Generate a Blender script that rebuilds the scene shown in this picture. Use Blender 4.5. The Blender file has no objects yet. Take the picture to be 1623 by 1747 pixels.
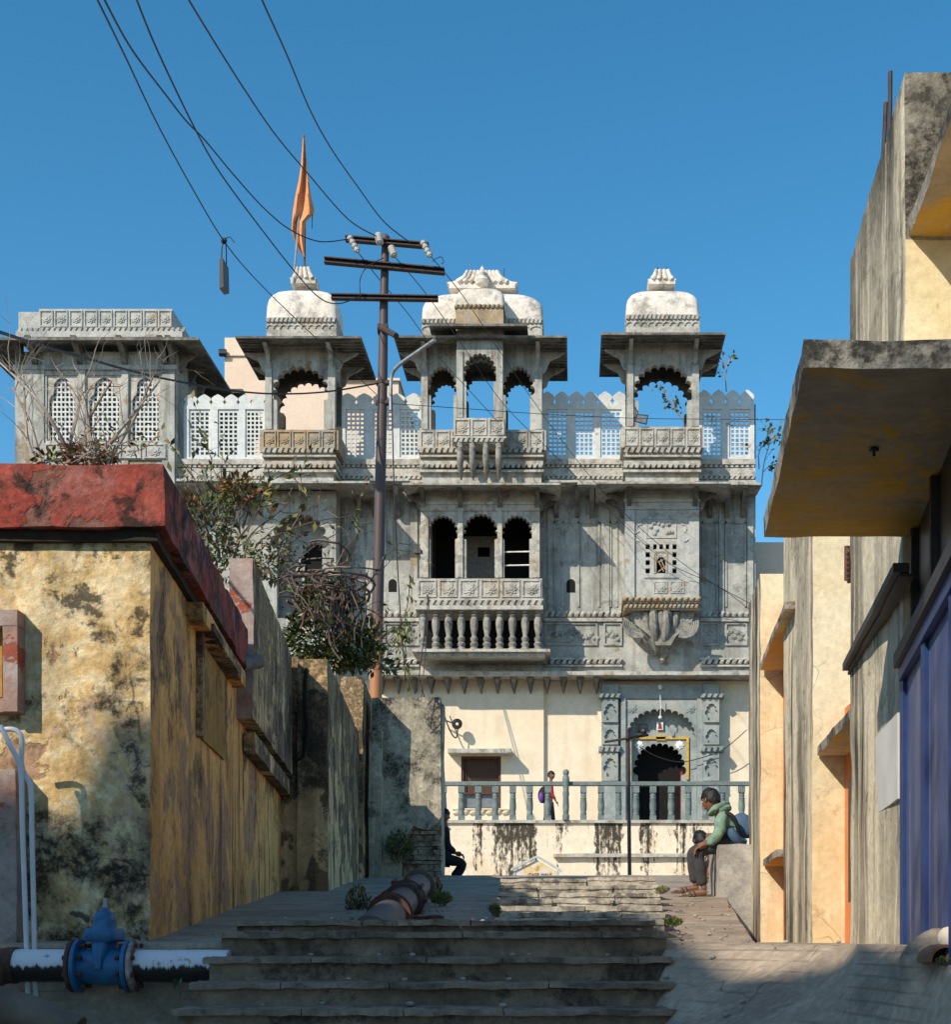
import bpy, bmesh, math, random
from mathutils import Vector, Matrix, noise
random.seed(7)
R = math.radians
sc = bpy.context.scene
col = sc.collection
F, CX, CY = 2400.0, 980.0, 1604.0          # focal length and principal point of the measured photograph, in its pixels

def X(px, d): return (px - CX) / F * d
def Z(py, d): return (CY - py) / F * d
def P(px, py, d): return Vector((X(px, d), d, Z(py, d)))

# ------------------------------------------------------------------ materials
MATS = {}
def nodes_of(name):
    m = bpy.data.materials.new(name); m.use_nodes = True
    nt = m.node_tree; nt.nodes.clear()
    out = nt.nodes.new('ShaderNodeOutputMaterial'); b = nt.nodes.new('ShaderNodeBsdfPrincipled')
    nt.links.new(b.outputs[0], out.inputs[0])
    return m, nt, b
def N(nt, t, **kw):
    n = nt.nodes.new(t)
    for k, v in kw.items():
        if k in n.inputs: n.inputs[k].default_value = v
        else: setattr(n, k, v)
    return n
def ramp(nt, src, stops, interp='LINEAR'):
    r = nt.nodes.new('ShaderNodeValToRGB'); r.color_ramp.interpolation = interp
    e = r.color_ramp.elements
    while len(e) < len(stops): e.new(0.5)
    for el, (p, c) in zip(e, stops):
        el.position = p
        el.color = (c, c, c, 1) if isinstance(c, (int, float)) else (c[0], c[1], c[2], 1)
    nt.links.new(src, r.inputs[0]); return r.outputs[0]
def mix(nt, f, a, b, mode='MIX'):
    n = nt.nodes.new('ShaderNodeMixRGB'); n.blend_type = mode
    for i, v in ((0, f), (1, a), (2, b)):
        if hasattr(v, 'is_linked') or hasattr(v, 'node'): nt.links.new(v, n.inputs[i])
        elif i == 0: n.inputs[0].default_value = v
        else: n.inputs[i].default_value = (v[0], v[1], v[2], 1)
    return n.outputs[0]
def math_(nt, op, a, b=None, clamp=False):
    n = nt.nodes.new('ShaderNodeMath'); n.operation = op; n.use_clamp = clamp
    for i, v in enumerate((a, b)):
        if v is None: continue
        if hasattr(v, 'node'): nt.links.new(v, n.inputs[i])
        else: n.inputs[i].default_value = v
    return n.outputs[0]
def coords(nt, seed=0, scale=(1, 1, 1)):
    g = nt.nodes.new('ShaderNodeNewGeometry'); mp = nt.nodes.new('ShaderNodeMapping')
    nt.links.new(g.outputs['Position'], mp.inputs['Vector'])
    mp.inputs['Location'].default_value = (seed * 3.7, seed * 1.9, seed * 2.3)
    mp.inputs['Scale'].default_value = scale
    return mp.outputs[0]
def noise_(nt, vec, scale, detail=6, rough=.6, dist=0):
    n = N(nt, 'ShaderNodeTexNoise', Scale=scale, Detail=detail, Roughness=rough, Distortion=dist)
    nt.links.new(vec, n.inputs['Vector']); return n.outputs['Fac']

def weathered(name, cols, base_scale=1.1, stain=(.022, .020, .017), amt=.8, thr=.58, sscale=2.6, swid=.12,
              streak=.0, ssc=(7, 7, .35), sthr=.5, streakcol=None, rough=.92, bump=.35, bscale=30, crack=0,
              patch=None, pthr=.6, pscale=1.7, zg=None, zamt=.2, seed=0, fine=.35, spec=.25, xbands=None, st2=None, wave=None):
    thr -= .05; swid *= .55; pthr -= .055
    """Old plaster or stone: blotchy base, peeled patches, rain streaks, mould and cracks, all from noise in place."""
    m, nt, b = nodes_of(name); MATS[name] = m
    v = coords(nt, seed)
    n = noise_(nt, v, base_scale, 7, .62, .3)
    pm = None; k = len(cols); lo, hi = .38, .62
    c = ramp(nt, n, [(lo + (hi - lo) * i / max(1, k - 1), cc) for i, cc in enumerate(cols)])
    if patch:
        pn = noise_(nt, coords(nt, seed + 5), pscale, 9, .6, .4)
        pm = ramp(nt, pn, [(pthr, 0), (pthr + .014, 1)])
        c = mix(nt, pm, c, mix(nt, ramp(nt, noise_(nt, coords(nt, seed + 18), 9, 6), [(.35, .0), (.65, .6)]), patch, [x * .62 for x in patch]))
    fn = noise_(nt, coords(nt, seed + 9), 22, 8, .7)
    c = mix(nt, fine, c, mix(nt, 1, c, ramp(nt, fn, [(.3, .4), (.7, 1.5)]), 'MULTIPLY'))
    mn = noise_(nt, coords(nt, seed + 14), 5.5, 6, .65)
    c = mix(nt, fine * .9, c, mix(nt, 1, c, ramp(nt, mn, [(.36, .62), (.64, 1.3)]), 'MULTIPLY'))
    if streak:
        s1 = noise_(nt, coords(nt, seed + 2, ssc), 1, 8, .62, .15)
        s2 = noise_(nt, coords(nt, seed + 3), .7, 3, .5)
        sf = ramp(nt, s1, [(sthr - .01, 0), (sthr + .09, 1)])
        if xbands:
            g = nt.nodes.new('ShaderNodeSeparateXYZ'); nt.links.new(coords(nt), g.inputs[0])
            xr = nt.nodes.new('ShaderNodeMapRange'); nt.links.new(g.outputs[0], xr.inputs[0])
            xr.inputs[1].default_value = xbands[0]; xr.inputs[2].default_value = xbands[1]
            wob = noise_(nt, coords(nt, seed + 4), 3, 5, .6)
            xx = math_(nt, 'ADD', xr.outputs[0], math_(nt, 'MULTIPLY', math_(nt, 'SUBTRACT', wob, .5), .06))
            bd = ramp(nt, xx, xbands[2])
            spn = noise_(nt, coords(nt, seed + 15, (1, 1, .45)), 13, 9, .75)
            sx = math_(nt, 'ADD', math_(nt, 'ADD', math_(nt, 'MULTIPLY', s1, .5), math_(nt, 'MULTIPLY', spn, .5)), math_(nt, 'MULTIPLY', math_(nt, 'SUBTRACT', bd, .68), .17))
            if len(xbands) > 3:
                zr = nt.nodes.new('ShaderNodeMapRange'); nt.links.new(g.outputs[2], zr.inputs[0]); zr.inputs[1].default_value, zr.inputs[2].default_value = xbands[3]
                sx = math_(nt, 'SUBTRACT', sx, math_(nt, 'MULTIPLY', zr.outputs[0], .085))
            sf = ramp(nt, sx, [(sthr, 0), (sthr + .07, 1)])
            sf = math_(nt, 'MULTIPLY', sf, streak, True)
        else:
            sf = math_(nt, 'MULTIPLY', sf, ramp(nt, s2, [(.3, .15), (.62, 1)]))
            sf = math_(nt, 'MULTIPLY', sf, streak, True)
        c = mix(nt, sf, c, streakcol or stain)
    if amt:
        sn = noise_(nt, coords(nt, seed + 1), sscale, 12, .72, .2)
        if zg:
            g = nt.nodes.new('ShaderNodeSeparateXYZ'); nt.links.new(coords(nt), g.inputs[0])
            mr = nt.nodes.new('ShaderNodeMapRange'); nt.links.new(g.outputs[2], mr.inputs[0])
            mr.inputs[1].default_value = zg[0]; mr.inputs[2].default_value = zg[1]
            sn = math_(nt, 'ADD', sn, math_(nt, 'MULTIPLY', mr.outputs[0], zamt))
        sf = ramp(nt, sn, [(thr, 0), (thr + swid, 1)])
        spk = noise_(nt, coords(nt, seed + 6), 26, 6, .7)
        sf = math_(nt, 'MULTIPLY', sf, ramp(nt, spk, [(.34, .35), (.55, 1)]))
        c = mix(nt, math_(nt, 'MULTIPLY', sf, amt, True), c, stain)
    if st2:                                                       # small dark flecks in loose clusters: (threshold, scale, amount)
        a = noise_(nt, coords(nt, seed + 16), st2[1], 10, .7, .3); q = noise_(nt, coords(nt, seed + 17), st2[1] * .22, 4, .55)
        f2 = ramp(nt, math_(nt, 'ADD', math_(nt, 'MULTIPLY', a, .65), math_(nt, 'MULTIPLY', q, .35)), [(st2[0], 0), (st2[0] + .045, 1)])
        c = mix(nt, math_(nt, 'MULTIPLY', f2, st2[2], True), c, stain)
    if crack:
        cv = N(nt, 'ShaderNodeTexVoronoi', feature='DISTANCE_TO_EDGE', Scale=1.15)
        dv = nt.nodes.new('ShaderNodeTexNoise'); dv.inputs['Scale'].default_value = 3; nt.links.new(v, dv.inputs['Vector'])
        vv = nt.nodes.new('ShaderNodeVectorMath'); vv.operation = 'MULTIPLY_ADD'
        nt.links.new(dv.outputs['Color'], vv.inputs[0]); vv.inputs[1].default_value = (.5, .5, .5); nt.links.new(v, vv.inputs[2])
        nt.links.new(vv.outputs[0], cv.inputs['Vector'])
        ck = ramp(nt, cv.outputs['Distance'], [(0, 1), (.012, 0)])
        mk = ramp(nt, noise_(nt, coords(nt, seed + 8), .9, 3), [(.5, 0), (.58, 1)])
        c = mix(nt, math_(nt, 'MULTIPLY', math_(nt, 'MULTIPLY', ck, mk), crack), c, (.03, .022, .015))
    wv = None
    if wave:                                                      # scored lines across the slope
        w_ = N(nt, 'ShaderNodeTexWave', Scale=wave, Distortion=1.6, Detail=4, **{'Detail Scale': 1.2}); w_.bands_direction = 'Z'; nt.links.new(coords(nt, 0, (.25, .1, 1)), w_.inputs['Vector'])
        wv = ramp(nt, w_.outputs['Fac'], [(0, 1), (.16, 0)])
        wv = math_(nt, 'MULTIPLY', wv, ramp(nt, noise_(nt, coords(nt, seed + 20), 1.6, 5, .6), [(.45, 0), (.58, 1)]))
        c = mix(nt, math_(nt, 'MULTIPLY', wv, .42), c, [x * .38 for x in cols[0]])
    nt.links.new(c, b.inputs['Base Color'])
    b.inputs['Roughness'].default_value = rough
    b.inputs['Specular IOR Level'].default_value = spec
    bn = noise_(nt, coords(nt, seed + 7), bscale, 10, .65)
    b2 = noise_(nt, coords(nt, seed + 11), bscale * .18, 6, .6)
    bp = N(nt, 'ShaderNodeBump', Strength=bump, Distance=.02)
    hh = math_(nt, 'ADD', bn, math_(nt, 'MULTIPLY', b2, 1.5))
    if pm is not None: hh = math_(nt, 'SUBTRACT', hh, math_(nt, 'MULTIPLY', pm, .9))
    if wv is not None: hh = math_(nt, 'SUBTRACT', hh, math_(nt, 'MULTIPLY', wv, .7))
    nt.links.new(hh, bp.inputs['Height'])
    nt.links.new(bp.outputs[0], b.inputs['Normal'])
    return m

def plain(name, colr, rough=.6, metal=0, var=.25, scale=9, bump=.1, spec=.4, seed=0):
    m, nt, b = nodes_of(name); MATS[name] = m
    n = noise_(nt, coords(nt, seed), scale, 7, .6)
    c = mix(nt, ramp(nt, n, [(.3, 0), (.7, 1)]), [x * (1 - var) for x in colr], [min(1, x * (1 + var)) for x in colr])
    nt.links.new(c, b.inputs['Base Color'])
    b.inputs['Roughness'].default_value = rough; b.inputs['Metallic'].default_value = metal
    b.inputs['Specular IOR Level'].default_value = spec
    if bump:
        bp = N(nt, 'ShaderNodeBump', Strength=bump, Distance=.01)
        nt.links.new(noise_(nt, coords(nt, seed + 1), scale * 5, 6), bp.inputs['Height']); nt.links.new(bp.outputs[0], b.inputs['Normal'])
    return m

# ------------------------------------------------------------------ objects
def tag(o, label=None, cat=None, group=None, kind=None, category=None):
    cat = cat or category
    if label: o['label'] = label
    if cat: o['category'] = cat
    if group: o['group'] = group
    if kind: o['kind'] = kind
    return o
def thing(name, label, cat, loc=(0, 0, 0), group=None):
    o = bpy.data.objects.new(name, None); col.objects.link(o); o.empty_display_size = .2
    o.location = loc; o['wloc'] = list(loc)
    return tag(o, label, cat, group)
def base_of(o):
    while o.parent: o = o.parent
    return Vector(o.get('wloc', (0, 0, 0)))
def copy_tree(o, parent=None):
    c = o.copy(); col.objects.link(c)
    if parent: c.parent = parent
    for ch in list(o.children): copy_tree(ch, c)
    return c

class MB:
    """collects shapes (world coordinates) for ONE mesh object"""
    def __init__(s): s.bm = bmesh.new(); s.mi = 0; s.sm = False; s.pc = 0; s.lay = s.bm.faces.layers.int.new('piece'); s.worn = False
    def cut(s): s.pc += 1
    def face(s, vs):
        try:
            f = s.bm.faces.new(vs); f.material_index = s.mi; f.smooth = s.sm or s.worn; f[s.lay] = s.pc; return f
        except ValueError: return None
    def worn_faces(s, vs):
        for v in vs:
            for f in v.link_faces: f.smooth = True
    def poly(s, pts): return s.face([s.bm.verts.new(p) for p in pts])
    def hexa(s, c, n=(1, 1, 1)):
        """8 corners c[i][j][k] by trilinear interpolation, split in n cells per axis"""
        nx, ny, nz = n; V = {}
        def vert(i, j, k):
            key = (i, j, k)
            if key not in V:
                u, v, w = i / nx, j / ny, k / nz; p = Vector()
                for a in (0, 1):
                    for b_ in (0, 1):
                        for e in (0, 1):
                            p += Vector(c[a][b_][e]) * ((u if a else 1 - u) * (v if b_ else 1 - v) * (w if e else 1 - w))
                V[key] = s.bm.verts.new(p)
            return V[key]
        for i in range(nx):
            for j in range(ny):
                s.face([vert(i, j, 0), vert(i, j + 1, 0), vert(i + 1, j + 1, 0), vert(i + 1, j, 0)])
                s.face([vert(i, j, nz), vert(i + 1, j, nz), vert(i + 1, j + 1, nz), vert(i, j + 1, nz)])
        for i in range(nx):
            for k in range(nz):
                s.face([vert(i, 0, k), vert(i + 1, 0, k), vert(i + 1, 0, k + 1), vert(i, 0, k + 1)])
                s.face([vert(i, ny, k), vert(i, ny, k + 1), vert(i + 1, ny, k + 1), vert(i + 1, ny, k)])
        for j in range(ny):
            for k in range(nz):
                s.face([vert(0, j, k), vert(0, j, k + 1), vert(0, j + 1, k + 1), vert(0, j + 1, k)])
                s.face([vert(nx, j, k), vert(nx, j + 1, k), vert(nx, j + 1, k + 1), vert(nx, j, k + 1)])
        return list(V.values())
    def box(s, x0, x1, y0, y1, z0, z1, L=None, amp=0, fr=2.0):
        if x0 > x1: x0, x1 = x1, x0
        if z0 > z1: z0, z1 = z1, z0
        c = [[[(x, y, z) for z in (z0, z1)] for y in (y0, y1)] for x in (x0, x1)]
        n = (1, 1, 1) if not L else tuple(max(1, int(round(q / L))) for q in (x1 - x0, y1 - y0, z1 - z0))
        vs = s.hexa(c, n)
        if amp:
            jitter(vs, amp, fr); s.worn_faces(vs)
        return vs
    def quad(s, plan, z0, z1, L=None, amp=0, fr=2.0, ztop2=None):
        """4 plan points (x,y): [near-left, near-right, far-right, far-left]; ztop2 = top height at the far side"""
        a, b_, c_, d = plan
        zt = z1 if ztop2 is None else ztop2
        c = [[[(a[0], a[1], z0), (a[0], a[1], z1)], [(d[0], d[1], z0), (d[0], d[1], zt)]],
             [[(b_[0], b_[1], z0), (b_[0], b_[1], z1)], [(c_[0], c_[1], z0), (c_[0], c_[1], zt)]]]
        n = (1, 1, 1)
        if L:
            lx = math.dist(a, b_); ly = math.dist(a, d); n = tuple(max(1, int(round(q / L))) for q in (lx, ly, z1 - z0))
        vs = s.hexa(c, n)
        if amp:
            jitter(vs, amp, fr); s.worn_faces(vs)
        return vs
    def pbox(s, px0, py0, px1, py1, d, dep, **kw):
        return s.box(X(px0, d), X(px1, d), d, d + dep, Z(py1, d), Z(py0, d), **kw)
    def prism(s, pts, y0, y1):
        """(x,z) outline extruded along y"""
        a = [s.bm.verts.new((p[0], y0, p[1])) for p in pts]; b_ = [s.bm.verts.new((p[0], y1, p[1])) for p in pts]
        s.face(a); s.face(b_[::-1]); n = len(pts)
        for i in range(n): s.face([a[i], b_[i], b_[(i + 1) % n], a[(i + 1) % n]])
    def prismx(s, pts, x0, x1):
        """(y,z) outline extruded along x"""
        a = [s.bm.verts.new((x0, p[0], p[1])) for p in pts]; b_ = [s.bm.verts.new((x1, p[0], p[1])) for p in pts]
        s.face(a[::-1]); s.face(b_); n = len(pts)
        for i in range(n): s.face([a[i], a[(i + 1) % n], b_[(i + 1) % n], b_[i]])
    def plate(s, xs, zs, solid, y0, y1):
        V = {}
        def g(i, k, j):
            if (i, k, j) not in V: V[(i, k, j)] = s.bm.verts.new((xs[i], (y0, y1)[j], zs[k]))
            return V[(i, k, j)]
        nx, nz = len(xs) - 1, len(zs) - 1
        sol = lambda i, k: 0 <= i < nx and 0 <= k < nz and solid(i, k)
        for i in range(nx):
            for k in range(nz):
                if not sol(i, k): continue
                s.face([g(i, k, 0), g(i + 1, k, 0), g(i + 1, k + 1, 0), g(i, k + 1, 0)])
                s.face([g(i, k, 1), g(i, k + 1, 1), g(i + 1, k + 1, 1), g(i + 1, k, 1)])
                if not sol(i - 1, k): s.face([g(i, k, 0), g(i, k + 1, 0), g(i, k + 1, 1), g(i, k, 1)])
                if not sol(i + 1, k): s.face([g(i + 1, k, 0), g(i + 1, k, 1), g(i + 1, k + 1, 1), g(i + 1, k + 1, 0)])
                if not sol(i, k - 1): s.face([g(i, k, 0), g(i, k, 1), g(i + 1, k, 1), g(i + 1, k, 0)])
                if not sol(i, k + 1): s.face([g(i, k + 1, 0), g(i + 1, k + 1, 0), g(i + 1, k + 1, 1), g(i, k + 1, 1)])
    def lattice(s, x0, x1, z0, z1, y0, y1, nx, nz, bar=.32, ex=0, ez=0):
        """grid of square holes; bar = share of a cell that is solid"""
        xs = [x0]; zs = [z0]
        w = (x1 - x0 - 2 * ex) / nx; h = (z1 - z0 - 2 * ez) / nz
        for i in range(nx): xs += [x0 + ex + w * (i + bar / 2), x0 + ex + w * (i + 1 - bar / 2)]
        for i in range(nz): zs += [z0 + ez + h * (i + bar / 2), z0 + ez + h * (i + 1 - bar / 2)]
        xs.append(x1); zs.append(z1)
        s.plate(xs, zs, lambda i, k: not (i % 2 == 1 and k % 2 == 1), y0, y1)
    def tube(s, pts, r, n=8, caps=True, sm=True):
        pts = [Vector(p) for p in pts]
        rs = r if isinstance(r, (list, tuple)) else [r] * len(pts)
        rings = []; up = Vector((.13, .31, 1)).normalized()
        old, s.sm = s.sm, sm
        for i, p in enumerate(pts):
            t = (pts[min(i + 1, len(pts) - 1)] - pts[max(i - 1, 0)])
            t = t.normalized() if t.length > 1e-9 else Vector((0, 0, 1))
            a = t.cross(up)
            if a.length < .05: a = t.cross(Vector((1, 0, 0)))
            a.normalize(); b_ = t.cross(a)
            rings.append([s.bm.verts.new(p + (a * math.cos(2 * math.pi * k / n) + b_ * math.sin(2 * math.pi * k / n)) * rs[i]) for k in range(n)])
        for q in range(len(rings) - 1):
            for k in range(n): s.face([rings[q][k], rings[q][(k + 1) % n], rings[q + 1][(k + 1) % n], rings[q + 1][k]])
        s.sm = old
        if caps and n > 2: s.face(rings[0][::-1]); s.face(rings[-1])
    def lathe(s, c, prof, n=12, axis='z', sq=1.0, sm=True, ph=0):
        """prof = [(radius, along)]"""
        c = Vector(c); rings = []; old, s.sm = s.sm, sm
        for r, t in prof:
            ring = []
            for k in range(n):
                a = 2 * math.pi * k / n + ph; u, v = math.cos(a) * r, math.sin(a) * r * sq
                p = {'z': (u, v, t), 'x': (t, u, v), 'y': (u, t, v)}[axis]
                ring.append(s.bm.verts.new(c + Vector(p)))
            rings.append(ring)
        for q in range(len(rings) - 1):
            for k in range(n): s.face([rings[q][k], rings[q][(k + 1) % n], rings[q + 1][(k + 1) % n], rings[q + 1][k]])
        s.sm = old
        s.face(rings[0][::-1]); s.face(rings[-1])
    def ball(s, c, r, n=10, m=7, sc_=(1, 1, 1), f=None):
        c = Vector(c); old, s.sm = s.sm, True; rings = []
        top = None
        for j in range(m + 1):
            th = math.pi * j / m; ring = []
            for k in range(n if 0 < j < m else 1):
                a = 2 * math.pi * k / n
                p = Vector((math.sin(th) * math.cos(a), math.sin(th) * math.sin(a), math.cos(th)))
                if f: p = f(p)
                ring.append(s.bm.verts.new(c + Vector((p.x * r * sc_[0], p.y * r * sc_[1], p.z * r * sc_[2]))))
            rings.append(ring)
        for j in range(m):
            for k in range(n):
                a, b_ = rings[j], rings[j + 1]
                if len(a) == 1: s.face([a[0], b_[k], b_[(k + 1) % n]])
                elif len(b_) == 1: s.face([a[k], b_[0], a[(k + 1) % n]])
                else: s.face([a[k], b_[k], b_[(k + 1) % n], a[(k + 1) % n]])
        s.sm = old
    def build(s, name, mat, parent=None, bevel=0, **tags):
        ids = sorted({f[s.lay] for f in s.bm.faces})
        if len(ids) > 1:                                          # several loose pieces: one object each
            first = None
            for k in ids:
                b = MB(); b.bm.free(); b.bm = s.bm.copy(); b.lay = b.bm.faces.layers.int['piece']
                bmesh.ops.delete(b.bm, geom=[f for f in b.bm.faces if f[b.lay] != k], context='FACES')
                o = b.build(name, mat, parent, bevel, **tags); first = first or o
            s.bm.free(); return first
        bmesh.ops.recalc_face_normals(s.bm, faces=s.bm.faces)
        if parent is not None:
            b = base_of(parent)
            if b.length > 0: bmesh.ops.translate(s.bm, verts=s.bm.verts, vec=-b)
            org = None
        else:
            xs = [v.co for v in s.bm.verts]
            org = Vector((sum(v.x for v in xs) / len(xs), sum(v.y for v in xs) / len(xs), min(v.z for v in xs)))
            bmesh.ops.translate(s.bm, verts=s.bm.verts, vec=-org)
        me = bpy.data.meshes.new(name); s.bm.to_mesh(me); s.bm.free()
        me.set_sharp_from_angle(angle=R(38))
        o = bpy.data.objects.new(name, me); col.objects.link(o)
        for m in (mat if isinstance(mat, (list, tuple)) else [mat]): me.materials.append(MATS[m] if isinstance(m, str) else m)
        if parent is not None: o.parent = parent
        else: o.location = org; o['wloc'] = list(org)
        if bevel:
            bv = o.modifiers.new('bevel', 'BEVEL'); bv.width = bevel; bv.segments = 2; bv.limit_method = 'ANGLE'; bv.angle_limit = R(50)
        tag(o, **tags)
        return o

def jitter(vs, amp, fr=2.0):
    for v in vs:
        co = v.co
        n = noise.noise_vector(co * fr) + noise.noise_vector(co * fr * 3.1) * .5 + noise.noise_vector(co * fr * 9) * .22
        v.co = co + n * amp
def smooth_path(pts, n=6):
    pts = [Vector(p) for p in pts]; out = []
    for i in range(len(pts) - 1):
        p0, p1, p2, p3 = pts[max(i - 1, 0)], pts[i], pts[i + 1], pts[min(i + 2, len(pts) - 1)]
        for k in range(n):
            t = k / n
            out.append(.5 * ((2 * p1) + (p2 - p0) * t + (2 * p0 - 5 * p1 + 4 * p2 - p3) * t * t + (3 * p1 - p0 - 3 * p2 + p3) * t ** 3))
    out.append(pts[-1]); return out

def foil(xa, xb, zs, za, n=9, bulge=.5):
    """scalloped (multifoil) arch line from the left jamb to the right one"""
    xc = (xa + xb) / 2; a = (xb - xa) / 2; b_ = za - zs
    a *= .90; b_ *= .90; zs = zs + 0
    t0, t1 = math.pi * 1.06, -math.pi * .06
    q = [(xc + a * math.cos(t0 + (t1 - t0) * i / n), zs + b_ * (abs(math.sin(t0 + (t1 - t0) * i / n)) ** .82) * (1 if math.sin(t0 + (t1 - t0) * i / n) > 0 else -1)) for i in range(n + 1)]
    out = []
    for i in range(n):
        (x0, z0), (x1, z1) = q[i], q[i + 1]
        mx, mz = (x0 + x1) / 2, (z0 + z1) / 2; r = math.hypot(x1 - x0, z1 - z0) / 2
        ang = math.atan2(z0 - mz, x0 - mx)
        for k in range(7):
            t = ang - math.pi * k / 6
            ux, uz = math.cos(t) * r, math.sin(t) * r
            out.append((mx + ux, mz + uz))
    return out
def arch_panel(mb, x0, x1, z0, z1, y, th, ops):
    """wall piece with scalloped openings standing on its bottom edge; ops=[(xa,xb,zspring,zapex,n)]"""
    pts = [(x0, z0), (x0, z1), (x1, z1), (x1, z0)]
    for (xa, xb, zs, za, n) in sorted(ops, reverse=True):
        w = xb - xa
        fl = foil(xa, xb, zs, za, n)
        pts += [(xb - .07 * w, z0), (xb - .07 * w, fl[-1][1] - .02 * w)] + fl[::-1] + [(xa + .07 * w, fl[0][1] - .02 * w), (xa + .07 * w, z0)]
    mb.prism(pts, y, y + th)

def rope(mb, x0, x1, z0, z1, y, pitch=.13, dep=.05):
    """row of slanted beads like a twisted rope"""
    n = max(1, int(abs(x1 - x0) / pitch)); w = (x1 - x0) / n; h = z1 - z0
    for i in range(n):
        a = x0 + i * w
        c = [[[(a + .0 * w, y - dep, z0 + .1 * h), (a + .35 * w, y - dep * .7, z1)], [(a + .0 * w, y, z0), (a + .35 * w, y, z1)]],
             [[(a + .55 * w, y - dep * .6, z0), (a + .92 * w, y - dep, z1 - .1 * h)], [(a + .55 * w, y, z0), (a + .92 * w, y, z1)]]]
        mb.hexa(c)
def rosette(mb, x, z, y, r):
    for rr, dy, k, am in ((1, .018, 8, .14), (.72, .034, 8, -.14), (.36, .05, 6, .1)):
        mb.prism([(x + r * rr * (1 + am * math.cos(k * t)) * math.cos(t), z + r * rr * (1 + am * math.cos(k * t)) * math.sin(t)) for t in [2 * math.pi * i / 32 for i in range(32)]], y - dy, y)
def eave(mb, xo0, xo1, yo0, yo1, xi0, xi1, yi0, yi1, zo, zi, th=.06, sub=1):
    """stone eave (chajja) sloping from the wall ring (inner) down to the outer edge"""
    o = [(xo0, yo0), (xo1, yo0), (xo1, yo1), (xo0, yo1)]; i_ = [(xi0, yi0), (xi1, yi0), (xi1, yi1), (xi0, yi1)]
    V = []
    for zz in (0, th):
        V.append([mb.bm.verts.new((p[0], p[1], zo + zz)) for p in o]); V.append([mb.bm.verts.new((p[0], p[1], zi + zz)) for p in i_])
    ob, ib, ot, it = V
    for k in range(4):
        q = (k + 1) % 4
        mb.face([ob[k], ob[q], ib[q], ib[k]]); mb.face([ot[k], it[k], it[q], ot[q]]); mb.face([ob[k], ot[k], ot[q], ob[q]]); mb.face([ib[k], ib[q], it[q], it[k]])
# ------------------------------------------------------------------ material set
weathered('stone_grey', [(.325, .32, .29), (.41, .415, .385), (.475, .475, .435)], 1.3, stain=(.09, .09, .085), amt=.55, thr=.585, patch=(.38, .30, .20), pthr=.66, pscale=.8, streak=.6, ssc=(5, 5, .45), streakcol=(.12, .115, .10), bump=.3, fine=.26)
weathered('stone_pale', [(.42, .40, .355), (.52, .505, .46), (.44, .385, .305)], 1.6, stain=(.12, .115, .10), amt=.6, thr=.57, sscale=4, streak=.45, ssc=(6, 6, .6), streakcol=(.14, .13, .11), bump=.35, seed=3, fine=.3)
weathered('stone_tan', [(.34, .25, .155), (.40, .31, .20), (.34, .315, .26)], 1.5, stain=(.16, .14, .11), amt=.5, thr=.58, sscale=4, bump=.3, seed=4)
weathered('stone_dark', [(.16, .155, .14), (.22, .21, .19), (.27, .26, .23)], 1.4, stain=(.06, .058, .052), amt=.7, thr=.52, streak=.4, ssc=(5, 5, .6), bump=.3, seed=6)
weathered('stone_mid', [(.22, .21, .185), (.29, .28, .25), (.34, .325, .285)], 2.5, stain=(.06, .058, .05), amt=.6, thr=.56, sscale=6, bump=.4, seed=10, fine=.35)
weathered('stone_soot_shade', [(.05, .045, .04), (.08, .075, .065)], 1.5, amt=.4, bump=.3, seed=7)
weathered('stone_blue', [(.385, .395, .38), (.47, .475, .45), (.45, .43, .385)], 1.2, stain=(.15, .16, .16), amt=.45, thr=.58, patch=(.44, .36, .26), pthr=.66, pscale=1.1, bump=.25, seed=8)
weathered('whitewash', [(.72, .66, .58), (.80, .74, .66), (.58, .53, .46)], 1.2, stain=(.17, .16, .15), amt=.75, thr=.55, sscale=2.2, swid=.2, bump=.3, seed=2, fine=.3)
weathered('jali_paint', [(.56, .60, .61), (.66, .68, .66)], 1.2, stain=(.3, .28, .24), amt=.4, thr=.62, sscale=4, patch=(.48, .40, .30), pthr=.7, bump=.15, seed=5, fine=.25)
weathered('peach_wall', [(.72, .56, .44), (.76, .61, .48)], .5, amt=.15, thr=.64, stain=(.4, .32, .25), bump=.1, seed=9, fine=.12)
weathered('cream_wall', [(.74, .62, .46), (.80, .69, .53), (.78, .65, .48)], .6, amt=.25, thr=.66, stain=(.45, .38, .28), streak=.25, ssc=(3, 3, .25), streakcol=(.55, .43, .28), bump=.12, seed=11, fine=.15)
weathered('door_stone', [(.24, .27, .27), (.30, .33, .32), (.36, .37, .34)], 1.4, stain=(.1, .1, .1), amt=.4, thr=.6, bump=.2, seed=12, fine=.3)
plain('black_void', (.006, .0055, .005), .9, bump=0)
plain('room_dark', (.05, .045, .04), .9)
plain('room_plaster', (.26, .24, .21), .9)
plain('wood_brown', (.09, .035, .022), .6, var=.3)
plain('wire_mesh', (.13, .075, .05), .7, var=.3, scale=30)
plain('yellow_paint', (.55, .34, .05), .6)
plain('red_paint', (.30, .03, .025), .5)
plain('white_paint', (.75, .74, .72), .6)
plain('black_metal', (.02, .02, .021), .45, spec=.5)

DM, DF = 38.2, 37.3
palace = thing('palace', 'long old grey stone palace with scalloped arches, white domed rooftop pavilions and lattice screens', 'palace', P(900, 1402, DM))

def part(name, mb, mat, parent=palace, **k): return mb.build(name, mat, parent, **k)

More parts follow.
